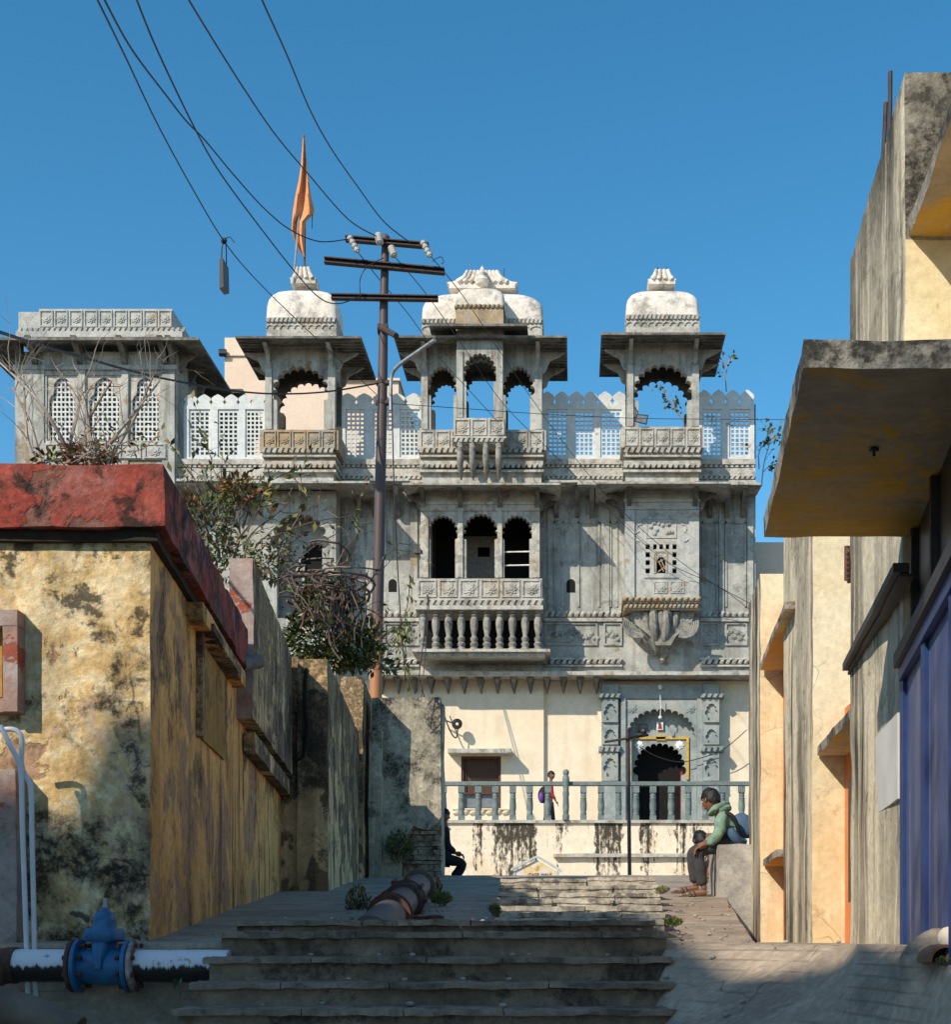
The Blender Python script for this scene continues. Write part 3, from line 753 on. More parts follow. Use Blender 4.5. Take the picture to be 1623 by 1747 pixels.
for i in range(10):                                              # turned baluster brackets carrying the balcony
    px = 721 + i * 21.9; b = MB(); x = X(px, dp); y = dp + .12
    zt, zb = Z(1041, dp), Z(1108, dp); h = zt - zb
    prof = [(.15, 0), (.15, .05), (.10, .08), (.13, .13), (.14, .17), (.09, .21), (.12, .26), (.13, .31), (.085, .35), (.075, .38), (.12, .55), (.135, .7), (.12, .8), (.09, .84), (.13, .88), (.09, .92), (.14, .95), (.15, 1)]
    b.lathe((x, y, zb), [(r * .8, t * h) for r, t in prof], 10, sq=1.1)
    part('baluster_bracket', b, 'stone_mid', b2f)

# right oriel (jharokha) on a tapering lotus bracket
d = DF + .05
m = MB()
xs = [X(v, d) for v in (1067, 1102, 1109.5, 1115, 1121, 1125.5, 1132, 1136.5, 1142.5, 1148, 1155, 1193)]
zs_ = [Z(v, d) for v in (1020, 978, 969.5, 964, 955.5, 950.5, 942, 937, 928.5, 836)]
holes = {(i, 7) for i in (1, 3, 5, 7, 9)} | {(i, k) for i in (1, 9) for k in (1, 3, 5)}
aw = {(4, 1), (5, 1), (6, 1), (4, 2), (5, 2), (6, 2), (4, 3), (5, 3), (6, 3), (5, 4), (4, 4), (6, 4)}
m.plate(xs, zs_, lambda i, k: (i, k) not in holes and (i, k) not in aw, d, d + .12)
m.box(X(1067, d), X(1067, d) + .12, d + .12, DM, Z(1020, d), Z(836, d)); m.box(X(1193, d) - .12, X(1193, d), d + .12, DM, Z(1020, d), Z(836, d))
for (a, b) in ((1067, 1083), (1176, 1193)): m.box(X(a, d), X(b, d), d - .06, d - .001, Z(1020, d), Z(871, d))
m.box(X(1067, d), X(1193, d), d - .05, d - .001, Z(870, d), Z(858, d)); m.box(X(1065, d), X(1195, d), d - .09, d - .001, Z(858, d), Z(853, d))
fl = foil(X(1086, d), X(1173, d), Z(915, d), Z(876, d), 10)
m.tube([(p[0], d - .005, p[1]) for p in fl], .025, 5)
for (a, b, t, q) in ((1103, 1155, 884, 918), (1100, 1158, 985, 987), (1116, 1139, 992, 1012), (1144, 1168, 992, 1012), (1116, 1118, 945, 978)):
    for z4 in ((a, t, b, t + 1.5), (a, q - 1.5, b, q), (a, t + 1.5, a + 1.5, q - 1.5), (b - 1.5, t + 1.5, b, q - 1.5)): 
        if z4[3] > z4[1]: m.pbox(*z4, d - .02, .019)
rosette(m, X(1128, d), Z(1002, d), d, .14); rosette(m, X(1156, d), Z(1002, d), d, .14)
random.seed(4)
for k in range(12): rosette(m, X(random.uniform(1108, 1150), d), Z(random.uniform(890, 912), d), d, .06)
for (sg, xa_, xb_) in ((-1, 1125.4, 1121), (1, 1132, 1136.6)): m.prism([(X(xb_, d), Z(950.5, d)), (X(xb_, d), Z(960, d)), (X((xa_ + 2 * xb_) / 3, d), Z(954, d)), (X(xa_, d), Z(950.5, d))], d + .01, d + .11)
b3 = part('oriel', m, 'stone_blue')
m = MB()
m.pbox(1118, 940, 1120.5, 978, d - .015, .014); m.pbox(1137, 940, 1139.5, 978, d - .015, .014); m.pbox(1120.5, 940, 1137, 943, d - .015, .014)
for a, b_ in ((P(1122, 960, d + .06), P(1134, 954, d + .06)), (P(1124, 957, d + .05), P(1133, 975, d + .05)), (P(1128, 954, d + .05), P(1136, 972, d + .05)), (P(1122, 977, d + .06), P(1136, 966, d + .06))): m.tube([a, b_], .018, 5)
part('window_frame', m, 'stone_tan', b3)
m = MB(); m.box(X(1070, d), X(1190, d), DM - .12, DM - .02, Z(1018, d), Z(840, d)); part('dark_interior', m, 'black_void', b3)  # black sheet stands in for the unlit room behind the holes
part('eave', bay_eave(1018, 1248, 825, d, .85, 1067, 1193), 'stone_grey', b3)
m = MB()
for px in (1074, 1186):
    m.cut(); x = X(px, d); z = Z(834, d)
    m.prismx([(d - .05, z), (d - .62, z), (d - .52, z - .12), (d - .25, z - .22), (d - .12, z - .42), (d - .05, z - .48)], x - .06, x + .06)
for sgn, px in ((-1, 1067), (1, 1193)):
    for yy in (d + .05, d + .6):
        m.cut(); x = X(px, d); z = Z(836, d); m.prism([(x, z), (x + sgn * .55, z), (x + sgn * .45, z - .12), (x + sgn * .2, z - .25), (x + sgn * .1, z - .5), (x, z - .55)], yy, yy + .14)
part('eave_bracket', m, 'stone_dark', b3)
m = MB(); dd = d - .1
rope(m, X(1062, dd), X(1197, dd), Z(1027, dd), Z(1019, dd), dd, .16, .08); m.box(X(1062, dd), X(1197, dd), dd, DM, Z(1029, dd), Z(1019, dd))
rope(m, X(1066, dd), X(1193, dd), Z(1038, dd), Z(1031, dd), dd + .03, .11, .05); m.box(X(1065, dd), X(1194, dd), dd + .05, DM, Z(1040, dd), Z(1029, dd))
part('moulding', m, 'stone_tan', b3)
m = MB()                                                         # tapering lotus bracket
for px, xt in ((1116, 1124), (1138, 1132)):
    m.tube([(X(px, dd), dd + .15, Z(1040, dd)), (X(px, dd), dd + .12, Z(1060, dd)), (X(px + (xt - px) * .3, dd), dd + .3, Z(1085, dd)), (X(xt, dd), dd + .6, Z(1104, dd))], [.11, .12, .11, .08], 8)
for k in range(13):
    t = -1.35 + 2.7 * k / 12; m.tube(smooth_path([(X(1129, dd) + .92 * math.sin(t), DM - .05 - .74 * math.cos(t), Z(1042, dd)), (X(1129, dd) + .86 * math.sin(t), DM - .05 - .72 * math.cos(t), Z(1060, dd)), (X(1129, dd) + .56 * math.sin(t), DM - .05 - .56 * math.cos(t), Z(1082, dd)), (X(1129, dd) + .16 * math.sin(t), DM - .05 - .28 * math.cos(t), Z(1106, dd))], 4), [.10 - .004 * q_ for q_ in range(13)], 7)
m.prism([(X(1072, DM), Z(1041, DM)), (X(1187, DM), Z(1041, DM)), (X(1176, DM), Z(1075, DM)), (X(1150, DM), Z(1095, DM)), (X(1142, DM), Z(1110, DM)), (X(1118, DM), Z(1110, DM)), (X(1108, DM), Z(1095, DM)), (X(1083, DM), Z(1075, DM))], dd + .25, DM)
m.lathe((X(1129, DM), DM - .25, Z(1134, DM)), [(.03, 0), (.08, .06), (.06, .12), (.14, .2), (.12, .27), (.2, .34), (.16, .42), (.24, .5), (.2, .58)], 12)
part('lotus_bracket', m, 'stone_mid', b3)
for sgn in (-1, 1):
    m = MB()
    for k in range(5):
        rr = .34 - k * .05; xc = X(1129 + sgn * 40, dd); zc = Z(1062, dd)
        m.tube([(xc + sgn * rr * 1.1 * math.cos(t), dd + .12 + k * .02, zc + rr * math.sin(t) * 1.1) for t in [-2.0 + i * .28 for i in range(9)]], .035, 6)
    part('carved_scroll', m, 'stone_mid', b3)

# ---- ground-floor window with hood and carved sill
dw = DM + .03
m = MB()
for q in ((787, 1290, 791, 1380), (851, 1290, 855, 1380), (791, 1290, 851, 1295), (791, 1352, 851, 1355)): m.pbox(*q, dw + .03, .12)
m.mi = 1; m.pbox(791, 1295, 851, 1380, dw + .17, .03)
m.mi = 2; m.pbox(791, 1355, 819, 1378, dw + .14, .02); m.pbox(823, 1355, 851, 1378, dw + .14, .02)
m.mi = 1
for k in range(20): m.box(X(791.5 + k * 3, dw), X(792.1 + k * 3, dw), dw + .10, dw + .12, Z(1352, dw), Z(1295, dw))
plain('window_glass', (.17, .19, .21), .25, var=.2, bump=0)
w = part('window', m, ['wood_brown', 'wire_mesh', 'window_glass'])
m = MB(); m.quad([(X(767, dw), dw - .55), (X(874, dw), dw - .55), (X(874, dw), dw), (X(767, dw), dw)], Z(1284, dw - .55), Z(1277, dw - .55), L=.4, amp=.012); part('hood', m, 'stone_pale', w)
m = MB(); m.pbox(772, 1379, 872, 1381, dw - .1, .1); rope(m, X(773, dw), X(871, dw), Z(1389, dw), Z(1381, dw), dw, .2, .08); part('sill', m, 'cream_wall', w)

# ---- carved doorway
dd = DM - .22
m = MB()
for (a, b) in ((1027, 1056), (1200, 1229)):
    m.pbox(a, 1166, b, 1420, dd + .06, .6)
for (y0, y1) in ((1184, 1191), (1273, 1283)): 
    for (a, b) in ((1022, 1060), (1196, 1236)):
        rope(m, X(a, dd), X(b, dd), Z(y1, dd), Z(y0, dd), dd - .02, .14, .1); m.pbox(a, y0, b, y1, dd - .01, .3)
m.pbox(1056, 1168, 1200, 1192, dd + .08, .5); m.pbox(1060, 1192, 1068, 1420, dd + .03, .4); m.pbox(1190, 1192, 1200, 1420, dd + .05, .4)
arch_panel(m, X(1068, dd), X(1190, dd), Z(1420, dd), Z(1192, dd), dd + .1, .15, [(X(1070, dd), X(1188, dd), Z(1253, dd), Z(1209, dd), 15)])
rosette(m, X(1079, dd), Z(1207, dd), dd + .1, .13); rosette(m, X(1179, dd), Z(1207, dd), dd + .1, .13)
door = part('doorway', m, 'door_stone')
m = MB()
for (a, b) in ((1028, 1055), (1201, 1228)):                      # niche fronts standing proud of the pillars
    for (y0, y1) in ((1192, 1232), (1238, 1270), (1284, 1328)):
        m.cut(); xa, xb = X(a, dd), X(b, dd); z0, z1 = Z(y1 - 3, dd), Z(y0, dd)
        arch_panel(m, xa, xb, z0, z1, dd - .01, .07, [(xa + .1, xb - .1, z0 + .32 * (z1 - z0), z0 + .8 * (z1 - z0), 7)])
        m.pbox(a, y1 - 3, b, y1, dd - .01, .07)
    m.cut(); m.pbox(a, 1328, b, 1332, dd - .03, .09); m.pbox(a, 1332, b, 1400, dd + .02, .04)
    m.cut(); m.pbox(a, 1168, b, 1184, dd - .0, .06)
part('niche_front', m, 'door_stone', door)
m = MB()
di = dd + .45
arch_panel(m, X(1066, di), X(1192, di), Z(1420, di), Z(1250, di), di, .12, [(X(1083, di), X(1169, di), Z(1312, di), Z(1268, di), 13)])
m.box(X(1066, di), X(1192, di), di + .05, di + .12, Z(1250, di), Z(1195, di))
part('inner_arch', m, 'door_stone', door)
m = MB()
for px in (1091, 1160):
    m.cut(); rosette(m, X(px, di), Z(1271, di), di, .11)
part('plaster_flower', m, 'white_paint', door)
m = MB()
for q in ((1080, 1257, 1176, 1261), (1172, 1261, 1176, 1330), (1120, 1254, 1136, 1263), (1076, 1261, 1080, 1330)): m.pbox(*q, di - .05, .045)
part('yellow_trim', m, 'yellow_paint', door)
m = MB(); m.pbox(1166, 1330, 1168, 1420, di + .02, .4); m.pbox(1162, 1316, 1165, 1420, di + .13, .2); part('door_leaf', m, 'red_paint', door)
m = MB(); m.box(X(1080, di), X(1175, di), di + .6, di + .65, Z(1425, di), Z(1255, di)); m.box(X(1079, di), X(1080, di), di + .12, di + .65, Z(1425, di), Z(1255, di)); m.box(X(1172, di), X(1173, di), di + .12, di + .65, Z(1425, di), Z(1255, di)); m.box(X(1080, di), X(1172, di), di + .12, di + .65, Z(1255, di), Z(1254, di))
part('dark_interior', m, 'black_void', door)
m = MB(); m.pbox(1121, 1232, 1132, 1245, di - .03, .025); m.mi = 1
x, z = X(1126.5, di), Z(1240, di); m.prism([(x - .06, z - .06), (x + .06, z - .06), (x + .035, z + .07), (x, z + .12), (x - .035, z + .07)], di - .036, di - .031)
part('picture_plaque', m, ['white_paint', 'red_paint'], door)
m = MB(); m.tube([P(1127, 1186, dd - .1), P(1128, 1205, dd - .08), P(1127, 1222, dd - .05)], .012, 5); m.ball(P(1127, 1224, dd - .05), .05, 8, 6); m.ball(P(1127, 1172, dd), .07, 8, 6)
part('hanging_bulb', m, 'white_paint', door)
m = MB(); m.tube(smooth_path([P(1092, 1274, dd - .1), P(1120, 1290, dd - .1), P(1160, 1300, dd - .1), P(1200, 1292, dd - .1), P(1236, 1278, dd - .15), P(1275, 1245, dd - .2)], 5), .012, 5); part('door_cable', m, 'black_metal', door)

# ---- building behind on the left and a bit of one at right
bb = thing('rear_house', 'plain flat-roofed pale peach house rising behind the palace lattice screens', 'house', P(530, 800, 47))
m = MB()
m.box(X(383, 46), X(560, 46), 46, 52, Z(1000, 46), Z(576, 46)); m.box(X(560, 46), X(680, 46), 46, 52, Z(1000, 46), Z(648, 46))
m.box(X(383, 46), X(560, 46), 45.93, 46, Z(608, 46), Z(605, 46)); m.box(X(558, 46), X(683, 46), 45.9, 52, Z(651, 46), Z(648, 46) + .02)
wb = part('wall', m, 'peach_wall', bb)
m = MB(); m.tube([P(386, 602, 45.9), P(374, 602, 45.9)], .12, 8); part('rain_spout', m, 'black_metal', bb)
pk = thing('annex_house', 'narrow plain peach wall squeezed between palace corner and yellow piers', 'house', P(1310, 1402, 40))
m = MB(); m.pbox(1291, 925, 1420, 1460, 39.5, 3); part('wall', m, 'peach_wall', pk)
# ================================================================== foreground materials
weathered('ochre_front', [(.54, .36, .16), (.65, .46, .22), (.74, .61, .39), (.62, .43, .19), (.58, .41, .27), (.72, .56, .32)], 1.7, st2=(.55, 6.5, .85), amt=.95, thr=.585, sscale=2.1, swid=.16, patch=(.44, .28, .17), pthr=.62, pscale=1.6, crack=.8, bump=.6, bscale=24, zg=(1.5, -.4), zamt=.12, streak=.6, ssc=(3.5, 3.5, .8), fine=.5, seed=1)
weathered('ochre_side', [(.74, .39, .12), (.84, .48, .17), (.78, .43, .14), (.66, .34, .105)], 1.0, amt=.8, thr=.645, sscale=1.7, streak=.9, ssc=(6, 6, .28), sthr=.535, bump=.45, zg=(-.2, 3.2), zamt=.16, seed=13, fine=.45, patch=(.56, .33, .17), pthr=.59, pscale=.8)
weathered('ochre_far', [(.62, .41, .20), (.72, .51, .27), (.64, .45, .24)], 1.2, amt=.8, thr=.60, sscale=1.9, streak=.8, ssc=(5, 5, .3), bump=.4, zg=(.6, 3.4), zamt=.2, seed=17, fine=.4, patch=(.27, .17, .10), pthr=.58, pscale=.9)
weathered('red_band', [(.24, .045, .034), (.33, .065, .046), (.30, .085, .065), (.36, .15, .125)], 1.7, amt=.9, thr=.55, sscale=2.6, swid=.2, bump=.55, seed=21, fine=.6, st2=(.51, 5, .85), patch=(.24, .11, .085), pthr=.64, pscale=2.1)
weathered('mould_grey', [(.52, .46, .34), (.40, .36, .28), (.60, .54, .42)], 1.2, st2=(.56, 6, .7), amt=.95, thr=.60, sscale=1.8, swid=.22, bump=.5, streak=.5, ssc=(4, 4, .4), zg=(1.0, 4.4), zamt=.16, seed=25, fine=.5)
weathered('grey_red', [(.32, .25, .22), (.38, .31, .28), (.34, .20, .16)], 1.6, amt=.5, thr=.60, patch=(.36, .10, .06), pthr=.66, pscale=2.2, bump=.35, seed=27)
weathered('pier_street', [(.60, .53, .39), (.68, .60, .45), (.64, .54, .38)], .9, amt=.5, thr=.62, stain=(.032, .030, .025), streak=1.0, ssc=(5.5, 3.6, .2), sthr=.435, st2=(.575, 7, .6), bump=.4, seed=29, fine=.4, zg=(2.4, 3.9), zamt=.16)
weathered('pier_face', [(.72, .59, .35), (.76, .66, .44), (.77, .69, .50)], .8, amt=.45, thr=.63, stain=(.25, .15, .06), streak=.35, ssc=(4, 4, .3), streakcol=(.60, .40, .18), bump=.25, seed=31, fine=.25, crack=.4, st2=(.60, 5, .5))
weathered('canopy_top', [(.34, .30, .25), (.28, .26, .22), (.42, .36, .30)], 2.0, amt=.9, thr=.52, sscale=3.5, bump=.6, seed=33, fine=.6, patch=(.48, .16, .10), pthr=.68, pscale=1.8)
weathered('canopy_soffit', [(.84, .48, .10), (.76, .45, .13), (.70, .48, .23), (.86, .48, .08)], 1.1, patch=(.66, .50, .32), pthr=.58, pscale=.8, amt=.35, thr=.66, stain=(.16, .09, .04), bump=.12, seed=35, fine=.2)
weathered('orange_wall', [(.62, .20, .07), (.66, .24, .09)], 1, amt=.1, bump=.1, seed=36, fine=.15)
weathered('concrete', [(.30, .27, .24), (.36, .33, .29), (.33, .31, .28)], 1.6, amt=.45, thr=.60, stain=(.12, .11, .10), bump=.4, seed=37, fine=.4)
weathered('bench_concrete', [(.34, .32, .29), (.42, .40, .36), (.38, .36, .33)], 2.4, amt=.45, thr=.58, stain=(.16, .15, .14), bump=.3, seed=39, fine=.4)
weathered('path_concrete', [(.32, .255, .19), (.40, .32, .245), (.36, .29, .22)], .8, amt=.5, thr=.57, sscale=1.4, stain=(.12, .105, .09), bump=.4, seed=41, fine=.45, crack=.5, wave=7.0)
weathered('step_riser', [(.17, .13, .095), (.24, .19, .14), (.29, .23, .17)], 1.6, amt=.75, thr=.565, sscale=2.2, stain=(.028, .027, .025), bump=.5, seed=43, fine=.5, streak=.4, ssc=(4, 4, 1.5))
weathered('step_lip', [(.20, .16, .12), (.28, .225, .17), (.23, .18, .135)], 2.5, amt=.7, thr=.55, sscale=4, stain=(.05, .048, .045), bump=.6, seed=45, fine=.5)
weathered('stair_stone', [(.28, .25, .20), (.50, .45, .37), (.34, .31, .26), (.52, .47, .40)], 3.0, st2=(.55, 8, .8), amt=.8, thr=.56, sscale=3.5, stain=(.09, .08, .07), bump=.6, seed=47, fine=.5)
weathered('rubble', [(.30, .22, .14), (.40, .31, .21), (.24, .18, .12)], 4, amt=.6, thr=.55, sscale=6, bump=.7, seed=49, fine=.6)
TX0, TX1 = X(752, 34.5), X(1290, 34.5)
bands = [(0, 0), (.095, 0), (.105, .9), (.135, .7), (.145, .1), (.16, .1), (.17, 1), (.30, 1), (.31, .05), (.355, .05), (.362, .9), (.39, .8), (.40, .05), (.48, .05), (.49, 1), (.58, .9), (.60, .1), (.625, .1), (.632, .9), (.68, .9), (.69, .1), (.74, .15), (.75, .9), (.80, .8), (.83, .35), (1, .3)]
weathered('terrace_wall', [(.76, .65, .49), (.80, .70, .55), (.72, .60, .43)], .8, amt=.35, thr=.66, stain=(.024, .019, .014), streak=.95, ssc=(9, 9, .3), sthr=.46, bump=.25, seed=51, fine=.2, xbands=(TX0, TX1, bands, (Z(1404, 34.5), Z(1497, 34.5))))
plain('slate', (.15, .19, .185), .55, var=.3, scale=6, bump=.15)
plain('pipe_brown', (.15, .11, .085), .7, var=.3, scale=5); plain('pipe_grey', (.075, .068, .065), .6, var=.3, scale=4); plain('iron_dark', (.05, .035, .032), .7, var=.4, scale=12)
plain('rust', (.085, .038, .028), .85, var=.5, scale=8, bump=.4)
plain('galvanised', (.30, .32, .33), .45, metal=.3, var=.25)
plain('porcelain', (.55, .53, .49), .3, var=.2)
plain('cable_black', (.018, .018, .020), .6, bump=0)
plain('terracotta', (.20, .10, .06), .8)
plain('soil', (.10, .075, .05), .95, scale=5, bump=.6)
weathered('blue_shutter', [(.055, .08, .20), (.075, .10, .22), (.05, .07, .18)], 1.5, amt=0, streak=.75, ssc=(9, 9, .5), sthr=.5, streakcol=(.24, .21, .21), bump=.1, rough=.5, fine=.2)
plain('blue_rail', (.022, .05, .16), .4)
plain('window_dark', (.012, .012, .014), .35, bump=0)
plain('dark_beam', (.045, .042, .045), .55, var=.3)
plain('pvc_white', (.62, .63, .66), .35, var=.08)
plain('pale_render', (.55, .54, .52), .8, var=.12, scale=3)

# pole paint: dark brown, rusty orange at the foot
m_, nt, b_ = nodes_of('pole_steel'); MATS['pole_steel'] = m_
g = nt.nodes.new('ShaderNodeSeparateXYZ'); nt.links.new(coords(nt), g.inputs[0])
mr = nt.nodes.new('ShaderNodeMapRange'); nt.links.new(g.outputs[2], mr.inputs[0]); mr.inputs[1].default_value = 4.0; mr.inputs[2].default_value = 6.2
nn = math_(nt, 'ADD', mr.outputs[0], math_(nt, 'MULTIPLY', math_(nt, 'SUBTRACT', noise_(nt, coords(nt, 3), 5, 8, .7), .5), 1.3))
nt.links.new(mix(nt, ramp(nt, nn, [(.35, 0), (.85, 1)]), (.40, .17, .07), (.075, .05, .048)), b_.inputs['Base Color']); b_.inputs['Roughness'].default_value = .6
# black-bottomed white pipe
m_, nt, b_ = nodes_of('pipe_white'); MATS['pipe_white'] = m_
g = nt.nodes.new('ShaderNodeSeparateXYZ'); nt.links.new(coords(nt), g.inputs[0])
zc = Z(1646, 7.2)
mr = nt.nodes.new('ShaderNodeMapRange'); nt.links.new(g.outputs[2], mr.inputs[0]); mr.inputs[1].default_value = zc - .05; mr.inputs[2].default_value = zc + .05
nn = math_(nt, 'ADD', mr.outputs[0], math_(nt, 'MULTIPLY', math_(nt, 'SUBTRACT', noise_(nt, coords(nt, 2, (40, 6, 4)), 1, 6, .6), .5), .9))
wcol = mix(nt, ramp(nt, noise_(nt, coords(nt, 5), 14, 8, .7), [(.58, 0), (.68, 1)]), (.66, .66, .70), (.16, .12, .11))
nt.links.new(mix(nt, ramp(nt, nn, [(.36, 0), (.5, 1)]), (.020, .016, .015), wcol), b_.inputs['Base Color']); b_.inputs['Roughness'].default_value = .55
weathered('valve_blue', [(.012, .115, .26), (.02, .145, .31), (.010, .09, .21)], 5, amt=.5, thr=.62, sscale=9, stain=(.05, .03, .02), bump=.15, bscale=60, rough=.5, patch=(.20, .25, .32), pthr=.72, pscale=7, seed=2, fine=.3, spec=.5)

# ================================================================== ground and street
m = MB(); m.box(-900, 900, -300, 3000, -2.2, -2.0); m.build('ground', 'soil', kind='structure')
def crest_d(x):
    if x < .95: return 7.35 - 1.684 * max(0, x - .45)
    if x < 1.04: return 6.508 - 3.4 * (x - .95)
    return max(4.3, 6.202 - 10 * (x - 1.04))
def path_edge(y): return .93 + (y - 7.0) * (1.55 - .93) / 7.5
def ground_z(x, y):
    dc = crest_d(x)
    if y < dc:
        t = dc - y; z = -.02 - .26 * t
        if x < .44: z -= .16 * min(1, (.44 - x) / .06)
        if x < -1.5 and y < 7.4: z = -1.1
        return z
    up = -.02 + .068 * max(0, min(y, 24) - 7.35)
    if x > path_edge(y) and y < 26: return -.02
    return up
m = MB(); ys = [2.6 + j * .12 for j in range(100)] + [14.6 + j * .5 for j in range(42)]
grid = []
for y in ys:
    e = path_edge(y) if y >= 5.0 else .8
    row = [(-3.4 + (e - .012 + 3.4) * i / 56, 0) for i in range(57)] + [(e + .012 + (3.0 - e) * i / 22, 1) for i in range(23)]
    grid.append([m.bm.verts.new((x, y, ground_z(x, y))) for x, s_ in row])
for j in range(len(ys) - 1):
    for i in range(len(grid[0]) - 1): m.face([grid[j][i], grid[j][i + 1], grid[j + 1][i + 1], grid[j + 1][i]])
for row in grid:
    for v in row: v.co.z += (noise.noise(v.co * 1.3) * .012 + noise.noise(v.co * 5) * .004)
for f in m.bm.faces: f.smooth = True
m.build('path', 'path_concrete', kind='structure')
m = MB(); m.box(-3.3, -1.45, 7.42, 7.55, -1.3, -.045, L=.1, amp=.012); m.build('retaining_edge', 'step_riser', kind='structure')
# lower stairs: dark worn steps with projecting lips
steps = [(1570, 7.45, 402, 1116), (1590, 7.2, 375, 1138), (1633, 6.9, 354, 1146), (1676, 6.6, 332, 1150), (1721, 6.3, 300, 1152), (1768, 6.0, 262, 1156), (1818, 5.7, 230, 1160), (1872, 5.4, 200, 1164)]
lower = MB(); lips = MB()
for i, (py, d, l, r_) in enumerate(steps):
    zt = Z(py, d); zn = Z(steps[i + 1][0], steps[i + 1][1]) if i + 1 < len(steps) else zt - .14
    x0, x1 = X(l, d), X(r_, d)
    dn = steps[i - 1][1] if i else 8.0
    lower.box(x0, x1, d + .035, dn + .06, zn - .1, zt - .024, L=.07, amp=.007, fr=7)
    x = x0 - .02
    while x < x1 - .02:                                            # lip stones of uneven length
        xe = min(x + random.uniform(.3, .75), x1 + .01)
        if x1 - xe < .15: xe = x1 + .01
        lips.box(x, xe - .005, d - .012, d + .3, zt - .030, zt + random.uniform(-.004, .003), L=.045, amp=.008, fr=11)
        x = xe
stairs = lower.build('stairs', 'step_riser', kind='structure')
o = lips.build('step_lip', 'step_lip', stairs)
# side of the stairs falling to the ramp
# upper flight of pale broken stone
flight = [(1566, 7.75, 846, 1138), (1556, 8.3, 847, 1138), (1545, 9.0, 847, 1136), (1533, 9.8, 848, 1133), (1522, 10.7, 849, 1130), (1510, 11.8, 851, 1126), (1497, 13.0, 853, 1121)]
m = MB()
random.seed(12)
for i, (py, d, l, r_) in enumerate(flight):
    zt = Z(py, d); zb = Z(flight[i - 1][0], flight[i - 1][1]) - .03 if i else zt - .2
    x0, x1 = X(l, d), X(r_, d); dn = flight[i + 1][1] if i + 1 < len(flight) else 13.5
    m.box(x0 + .03, x1 - .03, d + .05, dn + .1, zb - .3, zt - .02, L=.25, amp=.01)
    x = x0
    while x < x1 - .05:
        xe = min(x1, x + random.uniform(.3, 1.1))
        if x1 - xe < .12: xe = x1
        dz = random.uniform(-.022, .006); dy = random.uniform(-.05, .06)
        m.box(x, xe - random.uniform(.004, .02), d + .02 + dy * .3, d + .5, zt - .03 + dz * .5, zt + dz * .5, L=.06, amp=.010, fr=7)
        m.box(x + random.uniform(0, .03), xe - .012, d + .028 + dy * .3, d + .3, zb - .02, zt - .032 + dz * .5, L=.06, amp=.010, fr=7)
        x = xe
m.build('upper_steps', 'stair_stone', kind='structure')
m = MB(); m.box(X(853, 13) , X(1121, 13), 13.4, 34.4, .2, Z(1498, 13) - .02); m.build('landing', 'path_concrete', kind='structure')
m = MB(); m.box(-9, 9, 33.9, 60, .6, 1.0); m.build('terrace_ground', 'soil', kind='structure')

# ================================================================== yellow house, left front
SL = -.1208
def xs_left(x_at, d_at, d): return x_at + SL * (d - d_at)
D1 = 7.6
xa = X(256, D1)
def LX(px, d, off=0): return xs_left(xa + off, D1, d)
yh = thing('yellow_house', 'mouldy ochre plastered house corner with a thick faded red parapet, at left front', 'house', (xa - 1, D1 + 1, -.6))
m = MB()
d2 = 11.2; xb_ = LX(0, d2)
m.quad([(xa - 2.6, D1), (xa, D1), (xb_, d2), (xb_ - 2.6, d2)], -1.1, Z(905, D1), L=.09, amp=.005, fr=3)
m.bm.faces.ensure_lookup_table(); m.bm.normal_update()
for f in m.bm.faces: f.material_index = 1 if abs(f.normal.x) > .6 else 0
part('wall', m, ['ochre_front', 'ochre_side'], yh)
m = MB()
z0, z1 = Z(900, 7.5), Z(787, 7.5)
xr0 = X(281, 7.5); xr1 = xs_left(xr0, 7.5, 11.5)
m.quad([(xr0 - 2.6, 7.5), (xr0, 7.5), (xr1, 11.5), (xr1 - 2.6, 11.5)], z0, z1 - .02, L=.075, amp=.016, fr=2.4)
part('red_parapet', m, 'red_band', yh)
m = MB()                                                          # drip moulding, near-black: the parapet's shadow put into its colour
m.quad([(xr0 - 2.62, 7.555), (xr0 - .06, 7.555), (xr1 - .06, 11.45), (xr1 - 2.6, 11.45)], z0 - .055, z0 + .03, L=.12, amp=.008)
weathered('drip_shade', [(.03, .024, .017), (.055, .04, .026)], 3, amt=.8, thr=.5, bump=.5)
part('drip_moulding', m, 'drip_shade', yh)
m = MB()                                                          # stepped ochre cornice further along the side
for (da, db_, off, zz0, zz1) in ((8.9, 11.3, .10, z0 - .17, z0 - .06),):
    m.quad([(LX(0, da) - .3, da), (LX(0, da) + off, da), (LX(0, db_) + off, db_), (LX(0, db_) - .3, db_)], zz0, zz1, L=.12, amp=.008)
part('cornice', m, 'ochre_side', yh)
# blind window panel on the side wall
m = MB(); dA, dB = 9.35, 10.6
m.quad([(LX(0, dA) - .02, dA), (LX(0, dA) + .02, dA), (LX(0, dB) + .02, dB), (LX(0, dB) - .02, dB)], Z(1275, 9.9), Z(1120, 9.9), L=.15, amp=.005)
weathered('ochre_panel', [(.40, .22, .05), (.44, .26, .07)], 1.2, amt=.5, thr=.58, streak=.4, bump=.25, seed=55)
pn = part('blind_window', m, 'ochre_panel', yh)
m = MB(); zz = Z(1112, 9.9)
m.quad([(LX(0, dA - .1), dA - .1), (LX(0, dA - .1) + .12, dA - .1), (LX(0, dB + .1) + .12, dB + .1), (LX(0, dB + .1), dB + .1)], zz, zz + .05, L=.15, amp=.006)
m.quad([(LX(0, dA - .1), dA - .1), (LX(0, dA - .1) + .045, dA - .1), (LX(0, dA) + .045, dA), (LX(0, dA), dA)], Z(1278, 9.9), zz - .002, L=.15, amp=.004)
part('window_hood', m, 'ochre_far', pn)
m = MB(); m.tube([P(412, 1133, 11.3), P(442, 1128, 11.45)], .06, 10); part('rain_spout', m, 'stone_dark', yh)
